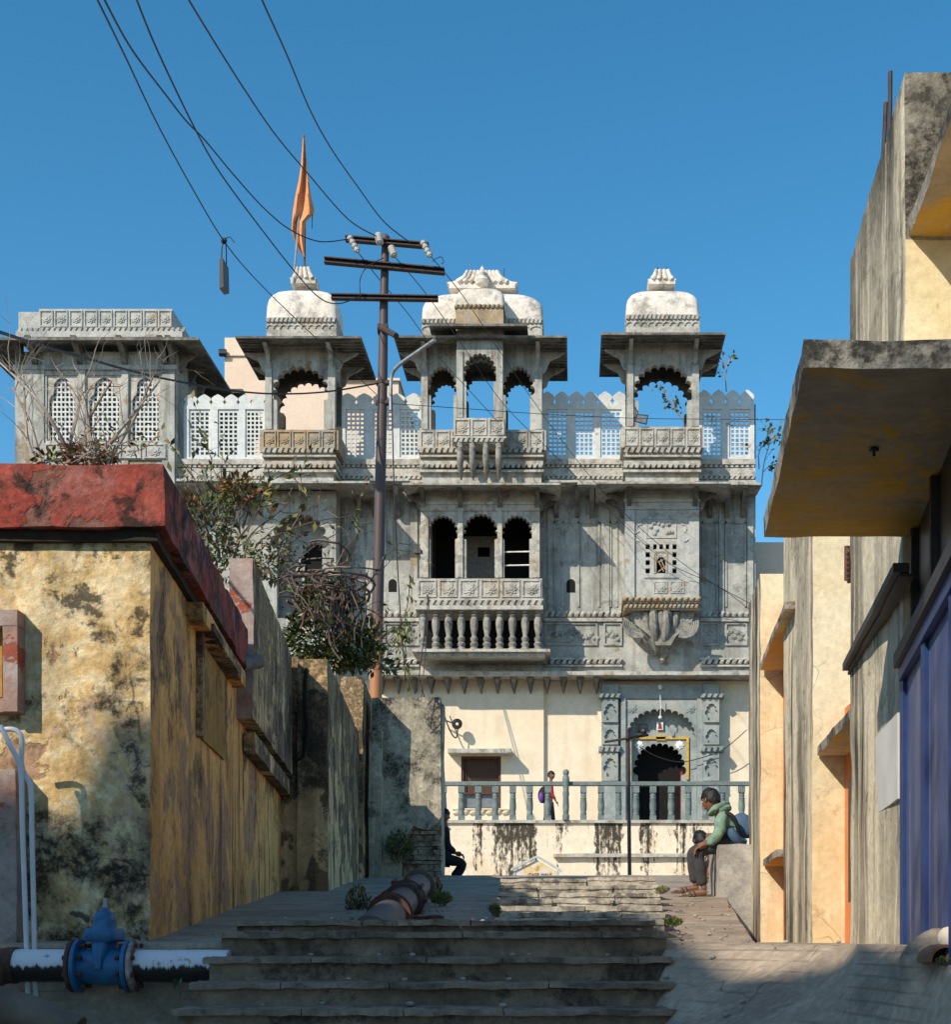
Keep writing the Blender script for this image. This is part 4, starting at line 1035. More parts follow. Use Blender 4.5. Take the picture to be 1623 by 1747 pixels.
# window surround at the left edge and the pier below it
m = MB(); dq = 7.49
m.box(X(-60, dq), X(29, dq), dq, D1, Z(1067, dq), Z(1040, dq), L=.05, amp=.004); m.box(X(4, dq), X(29, dq), dq, D1, Z(1214, dq), Z(1068, dq), L=.05, amp=.004); m.box(X(-60, dq), X(3, dq), dq + .02, D1, Z(1214, dq), Z(1190, dq), L=.05, amp=.004)
sur = part('window_surround', m, 'grey_red', yh)
m = MB(); m.box(X(-60, D1), X(5, D1), D1 - .015, D1 + .01, Z(1190, D1), Z(1068, D1)); part('window_pane', m, 'ochre_panel', sur)
m = MB(); dq = 7.46; m.box(X(-80, dq), X(27, dq), dq, D1 - .005, Z(1760, dq), Z(1312, dq), L=.07, amp=.008); part('pier', m, 'grey_red', yh)

# ================================================================== second house on the left with plain parapet
hb = thing('ochre_house', 'taller ochre house with overhanging stained plain parapet, next beyond the red parapet', 'house', (LX(0, 13) - 1, 13, -.02))
DB = 15.75
m = MB()
m.quad([(LX(0, 11.22) - 2.2, 11.22), (LX(0, 11.22) - .01, 11.22), (LX(0, DB) - .01, DB), (LX(0, DB) - 2.2, DB)], -.4, 2.2, L=.16, amp=.012, fr=2.5)
part('wall', m, 'ochre_side', hb)
m = MB(); da = 11.6; x0 = X(432, da); xe = xs_left(x0, da, 15.6); zt, zb = Z(952, da), Z(1322, 15.6)
m.quad([(x0 - .19, da), (x0, da), (xe, 15.6), (xe - .19, 15.6)], zb, zt, L=.12, amp=.013, fr=2.5)
m.quad([(x0 - 2.0, da + .3), (x0 - .2, da + .3), (xe - .2, 15.6), (xe - 2, 15.6)], zb - .02, zb + .15)
m.bm.faces.ensure_lookup_table(); m.bm.normal_update()
for f in m.bm.faces: f.material_index = 1 if f.normal.y < -.8 else 0
part('parapet', m, ['ochre_far', 'grey_red'], hb)
m = MB(); m.quad([(LX(0, 12) , 12), (LX(0, 12) + .1, 12), (LX(0, 15.7) + .1, 15.7), (LX(0, 15.7), 15.7)], zb - .22, zb - .06, L=.16, amp=.008); part('cornice', m, 'ochre_far', hb)

# stepped garden walls going on
w1 = thing('boundary_wall', 'cracked ochre boundary wall block with dark mould, between ochre house and gatepost', 'wall', (X(520, DB), DB, .5))
m = MB(); xq = X(562, DB); xl_ = X(440, DB); xe = X(612, 21.2)
m.quad([(X(511, DB), DB - .12), (xq, DB - .12), (xe, 21.2), (xe - .5, 21.2)], .1, Z(1128, DB), L=.15, amp=.018, fr=2.2)
m.quad([(xl_, DB - .04), (X(509, DB), DB - .04), (X(509, DB), DB + .5), (xl_, DB + .5)], .1, Z(1122, DB), L=.15, amp=.02, fr=2.2)
m.bm.faces.ensure_lookup_table(); m.bm.normal_update()
part('wall_block', m, 'ochre_far', w1)
m = MB(); m.tube([P(522, 1140, DB - .13), P(519, 1190, DB - .13), P(523, 1240, DB - .13), P(517, 1290, DB - .13), P(505, 1300, DB - .1)], .018, 5); part('crack', m, 'black_void', w1)
w2 = thing('boundary_wall', 'narrow pale topped wall stub standing behind the cracked wall block', 'wall', (X(600, 21.6), 21.6, .8))
m = MB(); xq = X(619, 21.5); xe = X(648, 25.6)
m.quad([(xq - .35, 21.5), (xq, 21.5), (xe, 25.6), (xe - .35, 25.6)], .5, Z(1154, 21.5), L=.2, amp=.02, fr=2)
part('wall_block', m, 'ochre_far', w2)
# gatepost with exposed rubble
w3 = thing('gatepost', 'broad mouldy plastered gatepost with broken foot showing rubble', 'gatepost', (X(690, 22.6), 22.6, .9))
m = MB(); dp = 22.25
xs = [X(634, dp), X(690, dp), X(752, dp)]
outline = [(634, 1190), (752, 1190), (752, 1392), (742, 1408), (730, 1416), (716, 1412), (706, 1410), (696, 1420), (690, 1436), (686, 1455), (684, 1530), (634, 1530)]
m.prism([(X(a, dp) + random.uniform(-.01, .01), Z(b, dp) + random.uniform(-.01, .01)) for a, b in outline], dp, dp + .16)
m.box(X(634, dp), X(750, dp), dp + .16, dp + .9, Z(1540, dp), Z(1191, dp), L=.2, amp=.02)
m.box(X(634, dp), X(655, dp), dp - .3, dp - .002, Z(1530, dp), Z(1250, dp), L=.15, amp=.015)
part('plaster_shell', m, 'mould_grey', w3)
m = MB(); random.seed(5)
z = Z(1530, dp)
while z < Z(1412, dp):
    h = random.uniform(.05, .11); x = X(688, dp)
    while x < X(750, dp):
        w = random.uniform(.1, .26); m.box(x, min(x + w, X(752, dp)), dp + .02 + random.uniform(0, .1), dp + .3, z, z + h - .012, L=.06, amp=.018, fr=5); x += w + .012
    z += h
part('exposed_rubble', m, 'rubble', w3)

# ================================================================== terrace wall and balustrade in front of the palace
dt = 34.5
tw = thing('terrace_wall', 'long cream terrace retaining wall streaked with black rain stains, below grey balustrade', 'wall', P(1010, 1497, dt))
m = MB(); m.pbox(700, 1404, 1300, 1530, dt, .4)
part('wall', m, 'terrace_wall', tw)
m = MB(); m.pbox(700, 1399, 1300, 1404, dt - .07, .5, L=.4, amp=.006); m.pbox(945, 1456, 1300, 1462, dt - .14, .14, L=.3, amp=.012)
part('coping', m, 'stone_pale', tw)
m = MB(); m.box(X(700, dt), X(1300, dt), dt + .42, DM + 1, 2.3, Z(1404, dt) - .01); part('terrace_floor', m, 'stone_grey', tw)
bl = thing('balustrade', 'grey-green stone balustrade with turned balusters along the terrace edge', 'balustrade', P(1010, 1399, dt))
m = MB(); m.pbox(700, 1333, 1300, 1340, dt, .2)
part('rail', m, 'slate', bl, bevel=.01)
for px in (726, 756, 787, 816, 845, 875, 904, 935, 996, 1026, 1056, 1086, 1115, 1146, 1176, 1205, 1234, 1267):
    b = MB(); x = X(px, dt); zb = Z(1399, dt); h = Z(1340, dt) - zb
    b.box(x - .078, x + .078, dt + .022, dt + .178, zb, zb + .14 * h); b.box(x - .078, x + .078, dt + .022, dt + .178, zb + .8 * h, zb + h)
    b.lathe((x, dt + .1, zb), [(r_ * 1.22, t_ * h) for r_, t_ in ((.055, .14), (.064, .2), (.052, .25), (.064, .3), (.068, .45), (.058, .62), (.066, .64), (.052, .67), (.062, .72), (.052, .76), (.064, .8))], 12)
    part('baluster', b, 'slate', bl)
b = MB(); x = X(966, dt); zb = Z(1399, dt); h = Z(1332, dt) - zb
b.lathe((x, dt - .08, zb), [(.085, 0), (.085, .12 * h), (.065, .14 * h), (.08, .3 * h), (.07, .6 * h), (.085, .65 * h), (.07, .75 * h), (.085, .98 * h), (.085, 1.02 * h), (.075, 1.1 * h), (.055, 1.13 * h), (.08, 1.18 * h), (.075, 1.24 * h), (.03, 1.28 * h)], 12)
part('newel_post', b, 'slate', bl)

# ================================================================== yellow building on the right
rb = thing('pier_building', 'sunlit yellow building with streaked piers, slab canopy and tall parapet, at right', 'building', (2.2, 7, -.05))
def pier(pxf, df, pxn, dn, zt, name='pier', w=.3, zmould=99, zb=-.4):
    m = MB()
    m.quad([(X(pxn, dn), dn), (X(pxn, dn) + w, dn), (X(pxf, df) + w, df), (X(pxf, df), df)], zb, zt, L=.12, amp=.008, fr=3)
    m.bm.faces.ensure_lookup_table(); m.bm.normal_update()
    for f in m.bm.faces:
        f.material_index = (2 if f.calc_center_median().z > zmould else 1) if f.normal.y < -.7 else 0
    return part(name, m, ['pier_street', 'pier_face', 'mould_grey'], rb)
D3F, D3N = 7.8, 6.1
pier(1278, 14.0, 1298, 12.8, Z(984, 12.9), w=.34)
pier(1338, 11.2, 1387, 9.4, 3.35, w=.34)
pier(1452, D3F, 1545, D3N, Z(124, D3N), w=.6, zb=-1.2, zmould=Z(404, D3N))
m = MB()                                                         # recessed walls between the piers
m.quad([(X(1452, D3F) + .27, 7.0), (2.2, 7.0), (2.35, 11.3), (X(1387, 9.4) + .22, 11.3)], -.4, 1.55)
m.quad([(X(1387, 9.4) + .27, 9.5), (2.4, 9.5), (2.55, 14), (X(1298, 12.8) + .22, 14)], -.4, 3.0)
part('recessed_wall', m, 'orange_wall', rb)
m = MB()
for (pf, df, pn, dn, zz) in ((1298, 12.75, 1338, 10.4, Z(1145, 12.8)), (1394, 9.4, 1452, 7.0, Z(1290, 9.4))):
    xf, xn = X(pf, df), X(pn, dn); xn = xf + (df - dn) * -.07
    m.quad([(xn, dn), (xn + .4, dn), (xf + .4, df), (xf, df)], zz, zz + .055, L=.1, amp=.008)
    m.quad([(xn, dn), (xn + .4, dn), (xf + .4, df), (xf, df)], zz - .75 * (1 if pf > 1350 else .62), zz - .7 * (1 if pf > 1350 else .62), L=.1, amp=.008)
m.bm.free(); m = MB(); s_ = MB()
for (pf, df, pn, dn, zz) in ((1298, 12.75, 1338, 10.4, Z(1145, 12.8)), (1396, 9.38, 1452, 6.9, Z(1290, 9.4)), (1302, 12.78, 1340, 11.3, Z(1478, 12.8))):
    xf = X(pf, df); xn = xf + (df - dn) * -.055
    hd = MB()
    hd.quad([(xn, dn), (xn + .5, dn), (xf + .5, df), (xf, df)], zz, zz + .06, L=.1, amp=.008)
    hd.bm.normal_update()
    for f in hd.bm.faces: f.material_index = 1 if f.normal.z < -.7 else 0
    part('window_hood', hd, ['canopy_top', 'canopy_soffit'], rb)
m = MB()                                                         # hung shutter, frame and grille in the recess
x = X(1440, 9.0) + .05
m.box(x, x + .04, 7.6, 9.1, Z(1540, 9.2), Z(1335, 9.2)); part('shutter_panel', m, 'dark_beam', rb)
m = MB()
for k in range(6): m.tube([P(1447, 938 + k * 9, 9.3), P(1450, 946 + k * 9, 9.2)], .02, 5)
m.tube([P(1446, 932, 9.3), P(1446, 990, 9.3)], .02, 5); part('window_grille', m, 'rust', rb)
# canopy slab
m = MB(); da, db_ = 4.3, 6.1
zc0 = Z(628, da); xl0, xl1 = X(1372, da), X(1305, db_)
m.quad([(xl0, da), (xl0 + 1.5, da), (xl1 + 1.5, db_), (xl1, db_)], zc0, zc0 + .086, L=.06, amp=.007, fr=4)
m.bm.normal_update()
for f in m.bm.faces: f.material_index = 1 if f.normal.z < -.7 else 0
cn = part('canopy', m, ['canopy_top', 'canopy_soffit'], rb)
m = MB(); c_ = Vector((X(1492, 5.0), X(0, 0) + 5.0, zc0)); m.lathe((c_.x, 5.0, zc0 - .012), [(.012, 0), (.02, .006), (.012, .012)], 10); m.lathe((c_.x, 5.0, zc0 - .03), [(.006, 0), (.006, .022)], 6); part('ceiling_hook', m, 'black_metal', cn)
# upper hood slab
m = MB(); dn = 4.9
xf = X(1553, 6.1); xn = xf - .07; zz = Z(403, 6.1)
m.quad([(xn, dn), (xn + 1.0, dn), (xf + 1.0, 6.12), (xf, 6.12)], zz, zz + .07, L=.06, amp=.008, fr=4)
m.bm.normal_update()
for f in m.bm.faces: f.material_index = 1 if f.normal.z < -.7 else 0
part('upper_hood', m, ['canopy_top', 'canopy_soffit'], rb)
m = MB(); m.quad([(xn + .16, 4.95), (xn + 1.1, 4.95), (xf + 1.1, 6.09), (xf + .16, 6.09)], zz + .08, zz + .46, L=.12, amp=.01); part('parapet', m, 'pier_street', rb)
m = MB(); 
for (a, b, c, d_, dd) in ((1518, 235, 1520, 122, 6.9), (1507, 280, 1512, 175, 7.2)): m.cut(); m.tube([P(a, b, dd) , P((a + c) / 2 + .6, (b + d_) / 2, dd), P(c, d_, dd)], .011, 6)
part('rebar', m, 'iron_dark', rb)
# long dark beam fixed on the pier, painted board, dark grille and blue shutter
m = MB()
a, b = P(1449, 1141, 7.85), P(1540, 958, 5.75); 
m.quad([(b.x - .035, b.y), (b.x + .03, b.y), (a.x + .03, a.y), (a.x - .035, a.y)], a.z - .01, a.z + .028, L=.2, amp=.002); m.quad([(b.x - .005, b.y), (b.x + .05, b.y), (a.x + .05, a.y), (a.x - .005, a.y)], a.z - .027, a.z - .012, L=.06, amp=.008)
part('iron_beam', m, 'dark_beam', rb)
m = MB(); m.quad([(X(1540, 6.17) - .02, 6.17), (X(1540, 6.17) + .02, 6.17), (X(1501, 6.95) + .02, 6.95), (X(1501, 6.95) - .02, 6.95)], .62, 1.0, L=.1, amp=.003); part('painted_board', m, 'pale_render', rb)
SHX = X(1546, 5.98)
def shx(d): return SHX + (d - 5.98) * .129
m = MB(); zt = Z(1140, 5.98)
m.quad([(shx(3.6), 3.6), (shx(3.6) + .03, 3.6), (shx(5.98) + .03, 5.98), (shx(5.98), 5.98)], -.9, zt)
sh = part('blue_shutter', m, 'blue_shutter', rb)
m = MB()
for d_ in (5.96, 5.2, 4.45, 3.7): m.quad([(shx(d_) - .02, d_ - .03), (shx(d_) + .01, d_ - .03), (shx(d_) + .01, d_ + .03), (shx(d_) - .02, d_ + .03)], -.9, zt - .06)
m.quad([(shx(3.6) - .03, 3.6), (shx(3.6) - .002, 3.6), (shx(5.99) - .002, 5.99), (shx(5.99) - .03, 5.99)], zt - .055, zt + .0)
part('shutter_rail', m, 'blue_rail', sh)
m = MB(); m.quad([(shx(3.6) - .05, 3.6), (shx(3.6) + .1, 3.6), (shx(6.0) + .1, 6.0), (shx(6.0) - .05, 6.0)], zt + .002, zt + .06); part('lintel', m, 'dark_beam', sh)
m = MB(); m.quad([(shx(3.6) + .05, 3.6), (shx(3.6) + .09, 3.6), (shx(6.0) + .09, 6.0), (shx(6.0) + .05, 6.0)], zt + .06, zc0 - .002)
m.mi = 1
for d_ in (5.97, 5.3, 4.7, 4.1): m.quad([(shx(d_) + .02, d_ - .012), (shx(d_) + .05, d_ - .012), (shx(d_) + .05, d_ + .012), (shx(d_) + .02, d_ + .012)], zt + .06, zc0 - .003)
part('dark_window', m, ['window_dark', 'dark_beam'], rb)
m = MB(); m.quad([(2.0, 3.6), (2.6, 3.6), (2.7, 6.05), (2.05, 6.05)], -1.2, 2.6); part('rear_wall', m, 'pier_face', rb)

# bench and kerb beside the path
m = MB(); db_ = 13.75
m.box(X(1228, db_), X(1296, db_), db_, db_ + 1.1, -.1, Z(1441, db_), L=.09, amp=.012, fr=4)
m.build('concrete_bench', 'bench_concrete', label='grey concrete block bench at the path edge, seating the hooded man', category='bench')
m = MB(); dl_ = 4.75
m.lathe((X(1600, dl_), dl_, Z(1642, dl_)), [(.13, -.16), (.115, 0), (.10, .05), (.075, .085), (.04, .105), (.01, .112)], 22, sq=1.3)
m.mi = 1; m.ball((X(1632, dl_ - .1), dl_ - .1, Z(1604, dl_)), .06, 16, 10, (1, .9, .8))
jitter(m.bm.verts, .010, 9)
for f in m.bm.faces: f.smooth = True
m.build('plaster_mound', ['path_concrete', 'cream_wall'], label='rough plaster mound at the foot of the blue shutter', category='mound')
m = MB()
pts = [(math.cos(t), math.sin(t)) for t in [math.pi * i / 12 for i in range(13)]]
cx_, cz_ = X(1616, 4.5), Z(1642, 4.5)
o_ = [(cx_ + .056 * a, cz_ + .058 * b) for a, b in pts]; i_ = [(cx_ + .047 * a, cz_ + .048 * b) for a, b in pts]
m.prism(o_ + i_[::-1], 4.5, 4.9); m.mi = 1; m.prism(i_, 4.56, 4.6)
m.build('drain_tile', ['terracotta', 'black_void'], label='half round terracotta drain tile below the plaster mound', category='drain')
# ================================================================== water pipes and valve
dv = 7.2
def pipe_x(mb, px0, px1, py, d, r, n=24): mb.lathe((X(px0, d), d, Z(py, d)), [(r, 0), (r, X(px1, d) - X(px0, d))], n, axis='x')
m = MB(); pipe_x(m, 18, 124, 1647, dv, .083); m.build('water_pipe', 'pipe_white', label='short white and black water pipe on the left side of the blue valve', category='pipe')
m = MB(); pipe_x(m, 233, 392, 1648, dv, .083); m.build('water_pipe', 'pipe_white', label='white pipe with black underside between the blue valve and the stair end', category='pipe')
m = MB()
m.tube(smooth_path([P(26, 1647, dv), P(0, 1650, dv), P(-25, 1668, dv - .1), P(-40, 1720, dv - .15), P(-40, 1800, dv - .2)], 5), .092, 20)
m.tube([P(28, 1647, dv), P(14, 1647, dv)], .094, 20)
m.build('pipe_elbow', 'rust', label='rusty red elbow pipe turning down at the left edge', category='pipe')
m = MB(); m.tube(smooth_path([P(-60, 1700, 6.6), P(10, 1718, 6.6), P(70, 1738, 6.6), P(130, 1765, 6.6)], 5), .09, 20); m.build('water_pipe', 'pipe_brown', label='brown grey pipe crossing the bottom left corner below the blue valve', category='pipe')

weathered('flange_pale', [(.45, .42, .42), (.30, .22, .19)], 9, amt=.8, thr=.54, sscale=9, stain=(.06, .03, .02), bump=.2)
vx = X(178, dv); vz = Z(1648, dv)
gv = thing('gate_valve', 'blue cast iron gate valve with bolted flanges on the white pipe', 'valve', (vx, dv, vz - .14))
def vpart(mb, name, mat, parent=gv, **k): return mb.build(name, mat, parent, **k)
m = MB()
hw = .128
m.lathe((vx - hw, dv, vz), [(.088, 0), (.088, .02), (.094, .06), (.10, hw), (.094, 2 * hw - .06), (.088, 2 * hw - .02), (.088, 2 * hw)], 28, axis='x')
sq = lambda w, dpt: [(-w, -dpt), (w, -dpt), (w, dpt), (-w, dpt)]
def loft(mb, secs):
    rings = []
    for (w, dpt, z, k) in secs:
        ring = []
        for i in range(20):
            a = 2 * math.pi * i / 20; e = k
            ring.append(mb.bm.verts.new((vx + w * math.copysign(abs(math.cos(a)) ** e, math.cos(a)), dv + dpt * math.copysign(abs(math.sin(a)) ** e, math.sin(a)), z)))
        rings.append(ring)
    mb.sm = True
    for q in range(len(rings) - 1):
        for i in range(20): mb.face([rings[q][i], rings[q][(i + 1) % 20], rings[q + 1][(i + 1) % 20], rings[q + 1][i]])
    mb.sm = False; mb.face(rings[0][::-1]); mb.face(rings[-1])
zz = lambda py: Z(py, dv)
loft(m, [(.028, .118, zz(1652), .5), (.030, .12, zz(1640), .5), (.045, .10, zz(1615), .5), (.048, .10, zz(1605), .5)])
vpart(m, 'valve_body', 'valve_blue')
m = MB()
loft(m, [(.072, .105, zz(1607), .35), (.082, .112, zz(1603), .35), (.082, .112, zz(1590), .35), (.078, .108, zz(1586), .35), (.076, .10, zz(1584), .4)])
loft(m, [(.054, .075, zz(1584), .6), (.050, .065, zz(1572), .6), (.052, .066, zz(1570), .6), (.044, .056, zz(1560), .7), (.038, .045, zz(1557), .8), (.024, .03, zz(1555), 1), (.022, .026, zz(1548), 1)])
vpart(m, 'bonnet', 'valve_blue')
m = MB(); m.lathe((vx + .002, dv, zz(1549)), [(.018, 0), (.018, .012), (.012, .013), (.011, .04), (.009, .052)], 8); vpart(m, 'spindle', 'galvanised')
for sgn in (-1, 1):
    m = MB(); xf = vx + sgn * hw
    m.lathe((xf - .013, dv, vz), [(.132, 0), (.138, .004), (.138, .022), (.132, .026)], 36, axis='x')
    fl = vpart(m, 'flange', 'valve_blue')
    m = MB(); m.lathe((xf + sgn * .028 - .012, dv, vz), [(.130, 0), (.136, .004), (.136, .02), (.130, .024)], 36, axis='x'); vpart(m, 'counter_flange', 'rust' if sgn < 0 else 'flange_pale', fl)
    for k in range(8):
        a = math.pi / 8 + k * math.pi / 4; y, z = dv + .112 * math.cos(a), vz + .112 * math.sin(a)
        m = MB(); m.lathe((xf - .045 + sgn * .005, y, z), [(.014, 0), (.014, .016), (.008, .017), (.008, .078), (.014, .079), (.014, .095)], 6, axis='x'); vpart(m, 'bolt', 'rust', fl)

# white conduits on the ochre front wall
m = MB(); dc = 7.27; m.tube(smooth_path([P(0, 1238, dc), P(14, 1266, dc), P(32, 1302, dc), P(36, 1330, dc), P(38, 1420, dc), P(43, 1560, dc), P(49, 1760, dc)], 6), .0135, 12); m.build('conduit', 'pvc_white', label='left one of two white conduits, bent diagonally from the left edge', category='conduit', group='white conduits on the ochre wall')
m = MB(); m.tube(smooth_path([P(-12, 1247, dc + .06), P(18, 1244, dc + .06), P(32, 1250, dc + .06), P(37, 1265, dc + .06), P(36, 1300, dc + .06), P(42, 1322, dc + .06), P(52, 1345, dc + .06), P(54, 1420, dc + .06), P(58, 1590, dc + .06), P(62, 1760, dc + .06)], 6), .0135, 12); m.build('conduit', 'pvc_white', label='right one of two white conduits, with a rounded hook at its top', category='conduit', group='white conduits on the ochre wall')

# big flanged pipe lying by the wall past the stairs
pa, pb = P(655, 1572, 8.6), P(714, 1512, 12.6); pd = (pb - pa).normalized()
pv = thing('flanged_pipe', 'thick grey flanged water main lying at the foot of the ochre walls', 'pipe', pa)
m = MB(); m.tube([pa - pd * 1.0, pb], .112, 24); m.tube([pb, pb + pd * .05], .15, 24); vp = m.build('pipe_run', 'pipe_grey', pv)
for t in (.10, .46, .52):
    c = pa.lerp(pb, t); m = MB(); m.tube([c, c + pd * .06], .142, 24); m.tube([c + pd * .08, c + pd * .14], .15, 24); m.build('flange', 'iron_dark' if t > .3 else 'rust', pv)
m = MB()
for k in range(9): 
    a = k * .7; c = pa.lerp(pb, .5) + Vector((math.cos(a) * .16, 0, math.sin(a) * .16)); m.tube([c - pd * .08, c + pd * .24], .018, 6)
m.build('bolts', 'rust', pv)
m = MB(); c = P(742, 1568, 9.6); m.lathe((c.x, c.y, c.z - .14), [(.05, 0), (.05, .1), (.065, .11), (.065, .16), (.03, .17)], 10); m.box(c.x - .16, c.x - .06, c.y - .05, c.y + .05, c.z - .14, c.z + .02); m.build('hydrant_stub', 'rust', label='small rusty capped pipe stub right of the thick water main', category='pipe')

# ================================================================== utility pole with crossarms
dpole = 24.5
up = thing('utility_pole', 'tall dark brown steel utility pole with three crossarms, rusty at the foot', 'utility pole', P(640, 1290, dpole))
m = MB(); m.tube([P(640, 1320, dpole), P(641, 1180, dpole), P(653, 640, dpole), P(655, 520, dpole), P(658, 406, dpole)], [.112, .11, .085, .074, .066], 16)
m.ball(P(658, 407, dpole), .075, 10, 6)
part('pole_shaft', m, 'pole_steel', up)
def arm(a, b, h, y=dpole - .1):
    m = MB(); A, B = P(*a, y), P(*b, y)
    c = [[[(A.x, y - .02, A.z - h), (A.x, y - .02, A.z)], [(A.x, y + .02, A.z - h), (A.x, y + .02, A.z)]], [[(B.x, y - .02, B.z - h), (B.x, y - .02, B.z)], [(B.x, y + .02, B.z - h), (B.x, y + .02, B.z)]]]
    m.hexa(c)
    for zz_ in (0, h - .02):
        c2 = [[[(q.x, y - .10, q.z - zz_ - .022), (q.x, y - .10, q.z - zz_ - .002)], [(q.x, y - .021, q.z - zz_ - .022), (q.x, y - .021, q.z - zz_ - .002)]] for q in (A, B)]
        m.hexa(c2)
    return part('crossarm', m, 'iron_dark', up)
arm((590, 405), (732, 417), .085); arm((554, 441), (759, 460), .10); arm((566, 504), (748, 507), .085)
def insulator(a, b, r=.06):
    m = MB(); A, B = P(*a, dpole - .22), P(*b, dpole - .35)
    for t in (0, .28, .56, .84): q = A.lerp(B, t); m.tube([q, q.lerp(B, .0) + (B - A) * .10], [r, r * .7], 10)
    m.tube([A, B], .025, 6)
    part('insulator', m, 'porcelain', up)
insulator((597, 406), (611, 430)); insulator((722, 414), (735, 438)); insulator((646, 402), (648, 415), .07); insulator((668, 424), (673, 436), .07)
m = MB(); m.tube([P(651, 560, dpole - .1), P(660, 564, dpole - .2), P(676, 573, dpole - .5)], .05, 8); m.tube([P(645, 562, dpole), P(662, 562, dpole)], .1, 10); part('clamp', m, 'iron_dark', up)
m = MB(); m.tube(smooth_path([P(667, 700, dpole - .12), P(667, 655, dpole - .12), P(670, 637, dpole - .15), P(682, 622, dpole - .3), P(710, 602, dpole - .6), P(742, 580, dpole - 1.0)], 5), .032, 10); part('lamp_arm', m, 'galvanised', up)
for py in (654, 688):
    m = MB(); m.tube([P(643 - (py - 654) * .02, py, dpole), P(668, py - 1, dpole - .05)], .05, 8); m.lathe(P(652, py + 2, dpole), [(.095, 0), (.095, .06)], 14); part('band_clamp', m, 'iron_dark', up)

# ================================================================== overhead wires
def wire(label, pts, r=.014, group='overhead power wires', n=8):
    m = MB(); m.tube(smooth_path([P(*p) for p in pts], n), r * .72, 6); return m.build('overhead_wire', 'cable_black', label=label, category='wire', group=group)
wire('rightmost overhead wire from the top edge down to the pole head', [(432, -40, 12), (447, 0, 12.6), (490, 95, 14.5), (530, 190, 17), (566, 255, 19), (610, 318, 21.5), (655, 378, 23), (700, 414, 24.2)], .013)
wire('second overhead wire from the right, passing in front of the orange flag', [(300, -40, 12), (322, 0, 12.6), (372, 82, 14.5), (425, 165, 16.5), (470, 230, 18.5), (520, 290, 20.5), (594, 374, 23), (646, 405, 24.3)], .013)
wire('middle overhead wire running down to the lowest crossarm', [(222, -30, 11), (233, 0, 11.6), (270, 90, 13), (330, 215, 15), (372, 290, 17), (430, 370, 19), (500, 460, 21.5), (545, 508, 23.2), (578, 518, 24), (615, 505, 24.3)], .013)
wire('overhead wire that kinks and sags below the orange flag to the top crossarm', [(164, -30, 11), (178, 0, 11.4), (225, 85, 13), (285, 165, 15), (318, 207, 16), (350, 240, 17), (400, 300, 19), (450, 355, 21), (495, 392, 22.5), (545, 412, 23.5), (594, 408, 24.2)], .013)
wire('leftmost straight overhead wire carrying the hanging black box', [(150, -30, 11), (166, 0, 11.6), (215, 100, 14), (270, 215, 17), (330, 325, 20), (381, 410, 22), (430, 470, 25), (500, 540, 30), (580, 615, 33.5), (650, 680, 36.8)], .013)
wire('thick sagging black cable from the left edge to the pole waist', [(-40, 558, 9), (0, 567, 10), (70, 590, 12), (150, 612, 14), (220, 632, 16), (300, 650, 18), (400, 667, 20), (480, 672, 22), (560, 668, 23.5), (645, 654, 24.4)], .020)
wire('wire from the right crossarm end sloping down across the middle pavilion', [(735, 437, 24.2), (790, 505, 27), (860, 610, 31), (925, 705, 34.5), (985, 785, 36.6), (1040, 850, 36.8), (1120, 925, 36.9), (1200, 985, 37), (1285, 1032, 37.5)], .011)
wire('wire from the pole head sloping down over the pavilion balcony', [(673, 437, 24.2), (730, 505, 27), (790, 590, 31), (860, 690, 34.5), (940, 770, 36.6), (1010, 840, 36.8), (1070, 900, 37), (1140, 960, 37), (1225, 1000, 37.3), (1280, 1040, 37.6)], .011)
wire('wire from the left crossarm insulator crossing behind the pole', [(612, 432, 24.1), (650, 480, 25), (700, 540, 28), (750, 610, 32), (800, 665, 35), (850, 720, 36.3)], .011)
wire('thin level wire stretched before the lattice screens and right pavilion', [(660, 688, 24.4), (720, 692, 26), (820, 699, 29), (920, 706, 31.5), (1020, 711, 33), (1100, 714, 34), (1200, 715, 36), (1340, 716, 38)], .010)
wire('cable hanging down beside the pole shaft', [(668, 662, 24.3), (670, 740, 24.3), (673, 850, 24.2), (678, 960, 24.3), (684, 1060, 24.4), (692, 1160, 24.6)], .016)
wire('pair of grey cable loops hanging before the middle balcony brackets', [(724, 1190, 35), (716, 1160, 35), (712, 1178, 35), (722, 1100, 35.6), (730, 1030, 36.2), (728, 1015, 36.3), (732, 1030, 36.2), (727, 1100, 35.6), (719, 1190, 35)], .018)
wire('thin branching wire looping between the crossarms', [(615, 505, 24.2), (614, 480, 24.2), (622, 460, 24.2), (640, 447, 24.3), (655, 440, 24.3)], .012)
wire('short curled wire end sticking out by the right insulator', [(738, 446, 24.1), (746, 440, 24), (754, 439, 24), (757, 447, 24), (753, 450, 24)], .010)
# hanging box
hx = thing('junction_box', 'slim black box hanging on two ties from the leftmost overhead wire', 'box', P(381, 500, 22))
m = MB(); A = P(374, 440, 22); 
m.hexa([[[P(374, 492, 21.9), P(374, 441, 21.9)], [P(382, 503, 22.3), P(382, 452, 22.3)]], [[P(381, 489, 21.9) , P(380, 440, 21.9)], [P(391, 501, 22.3), P(390, 458, 22.3)]]])
part('box_case', m, 'black_metal', hx)
m = MB(); m.tube([P(381, 410, 22), P(378, 425, 22), P(378, 442, 22)], .010, 5); m.tube([P(385, 414, 22.1), P(386, 430, 22.1), P(386, 452, 22.2)], .010, 5); m.tube([P(381, 408, 22), P(392, 404, 22), P(400, 414, 22)], .008, 5); m.ball(P(382, 411, 22), .05, 6, 5); part('tie_wire', m, 'cable_black', hx)

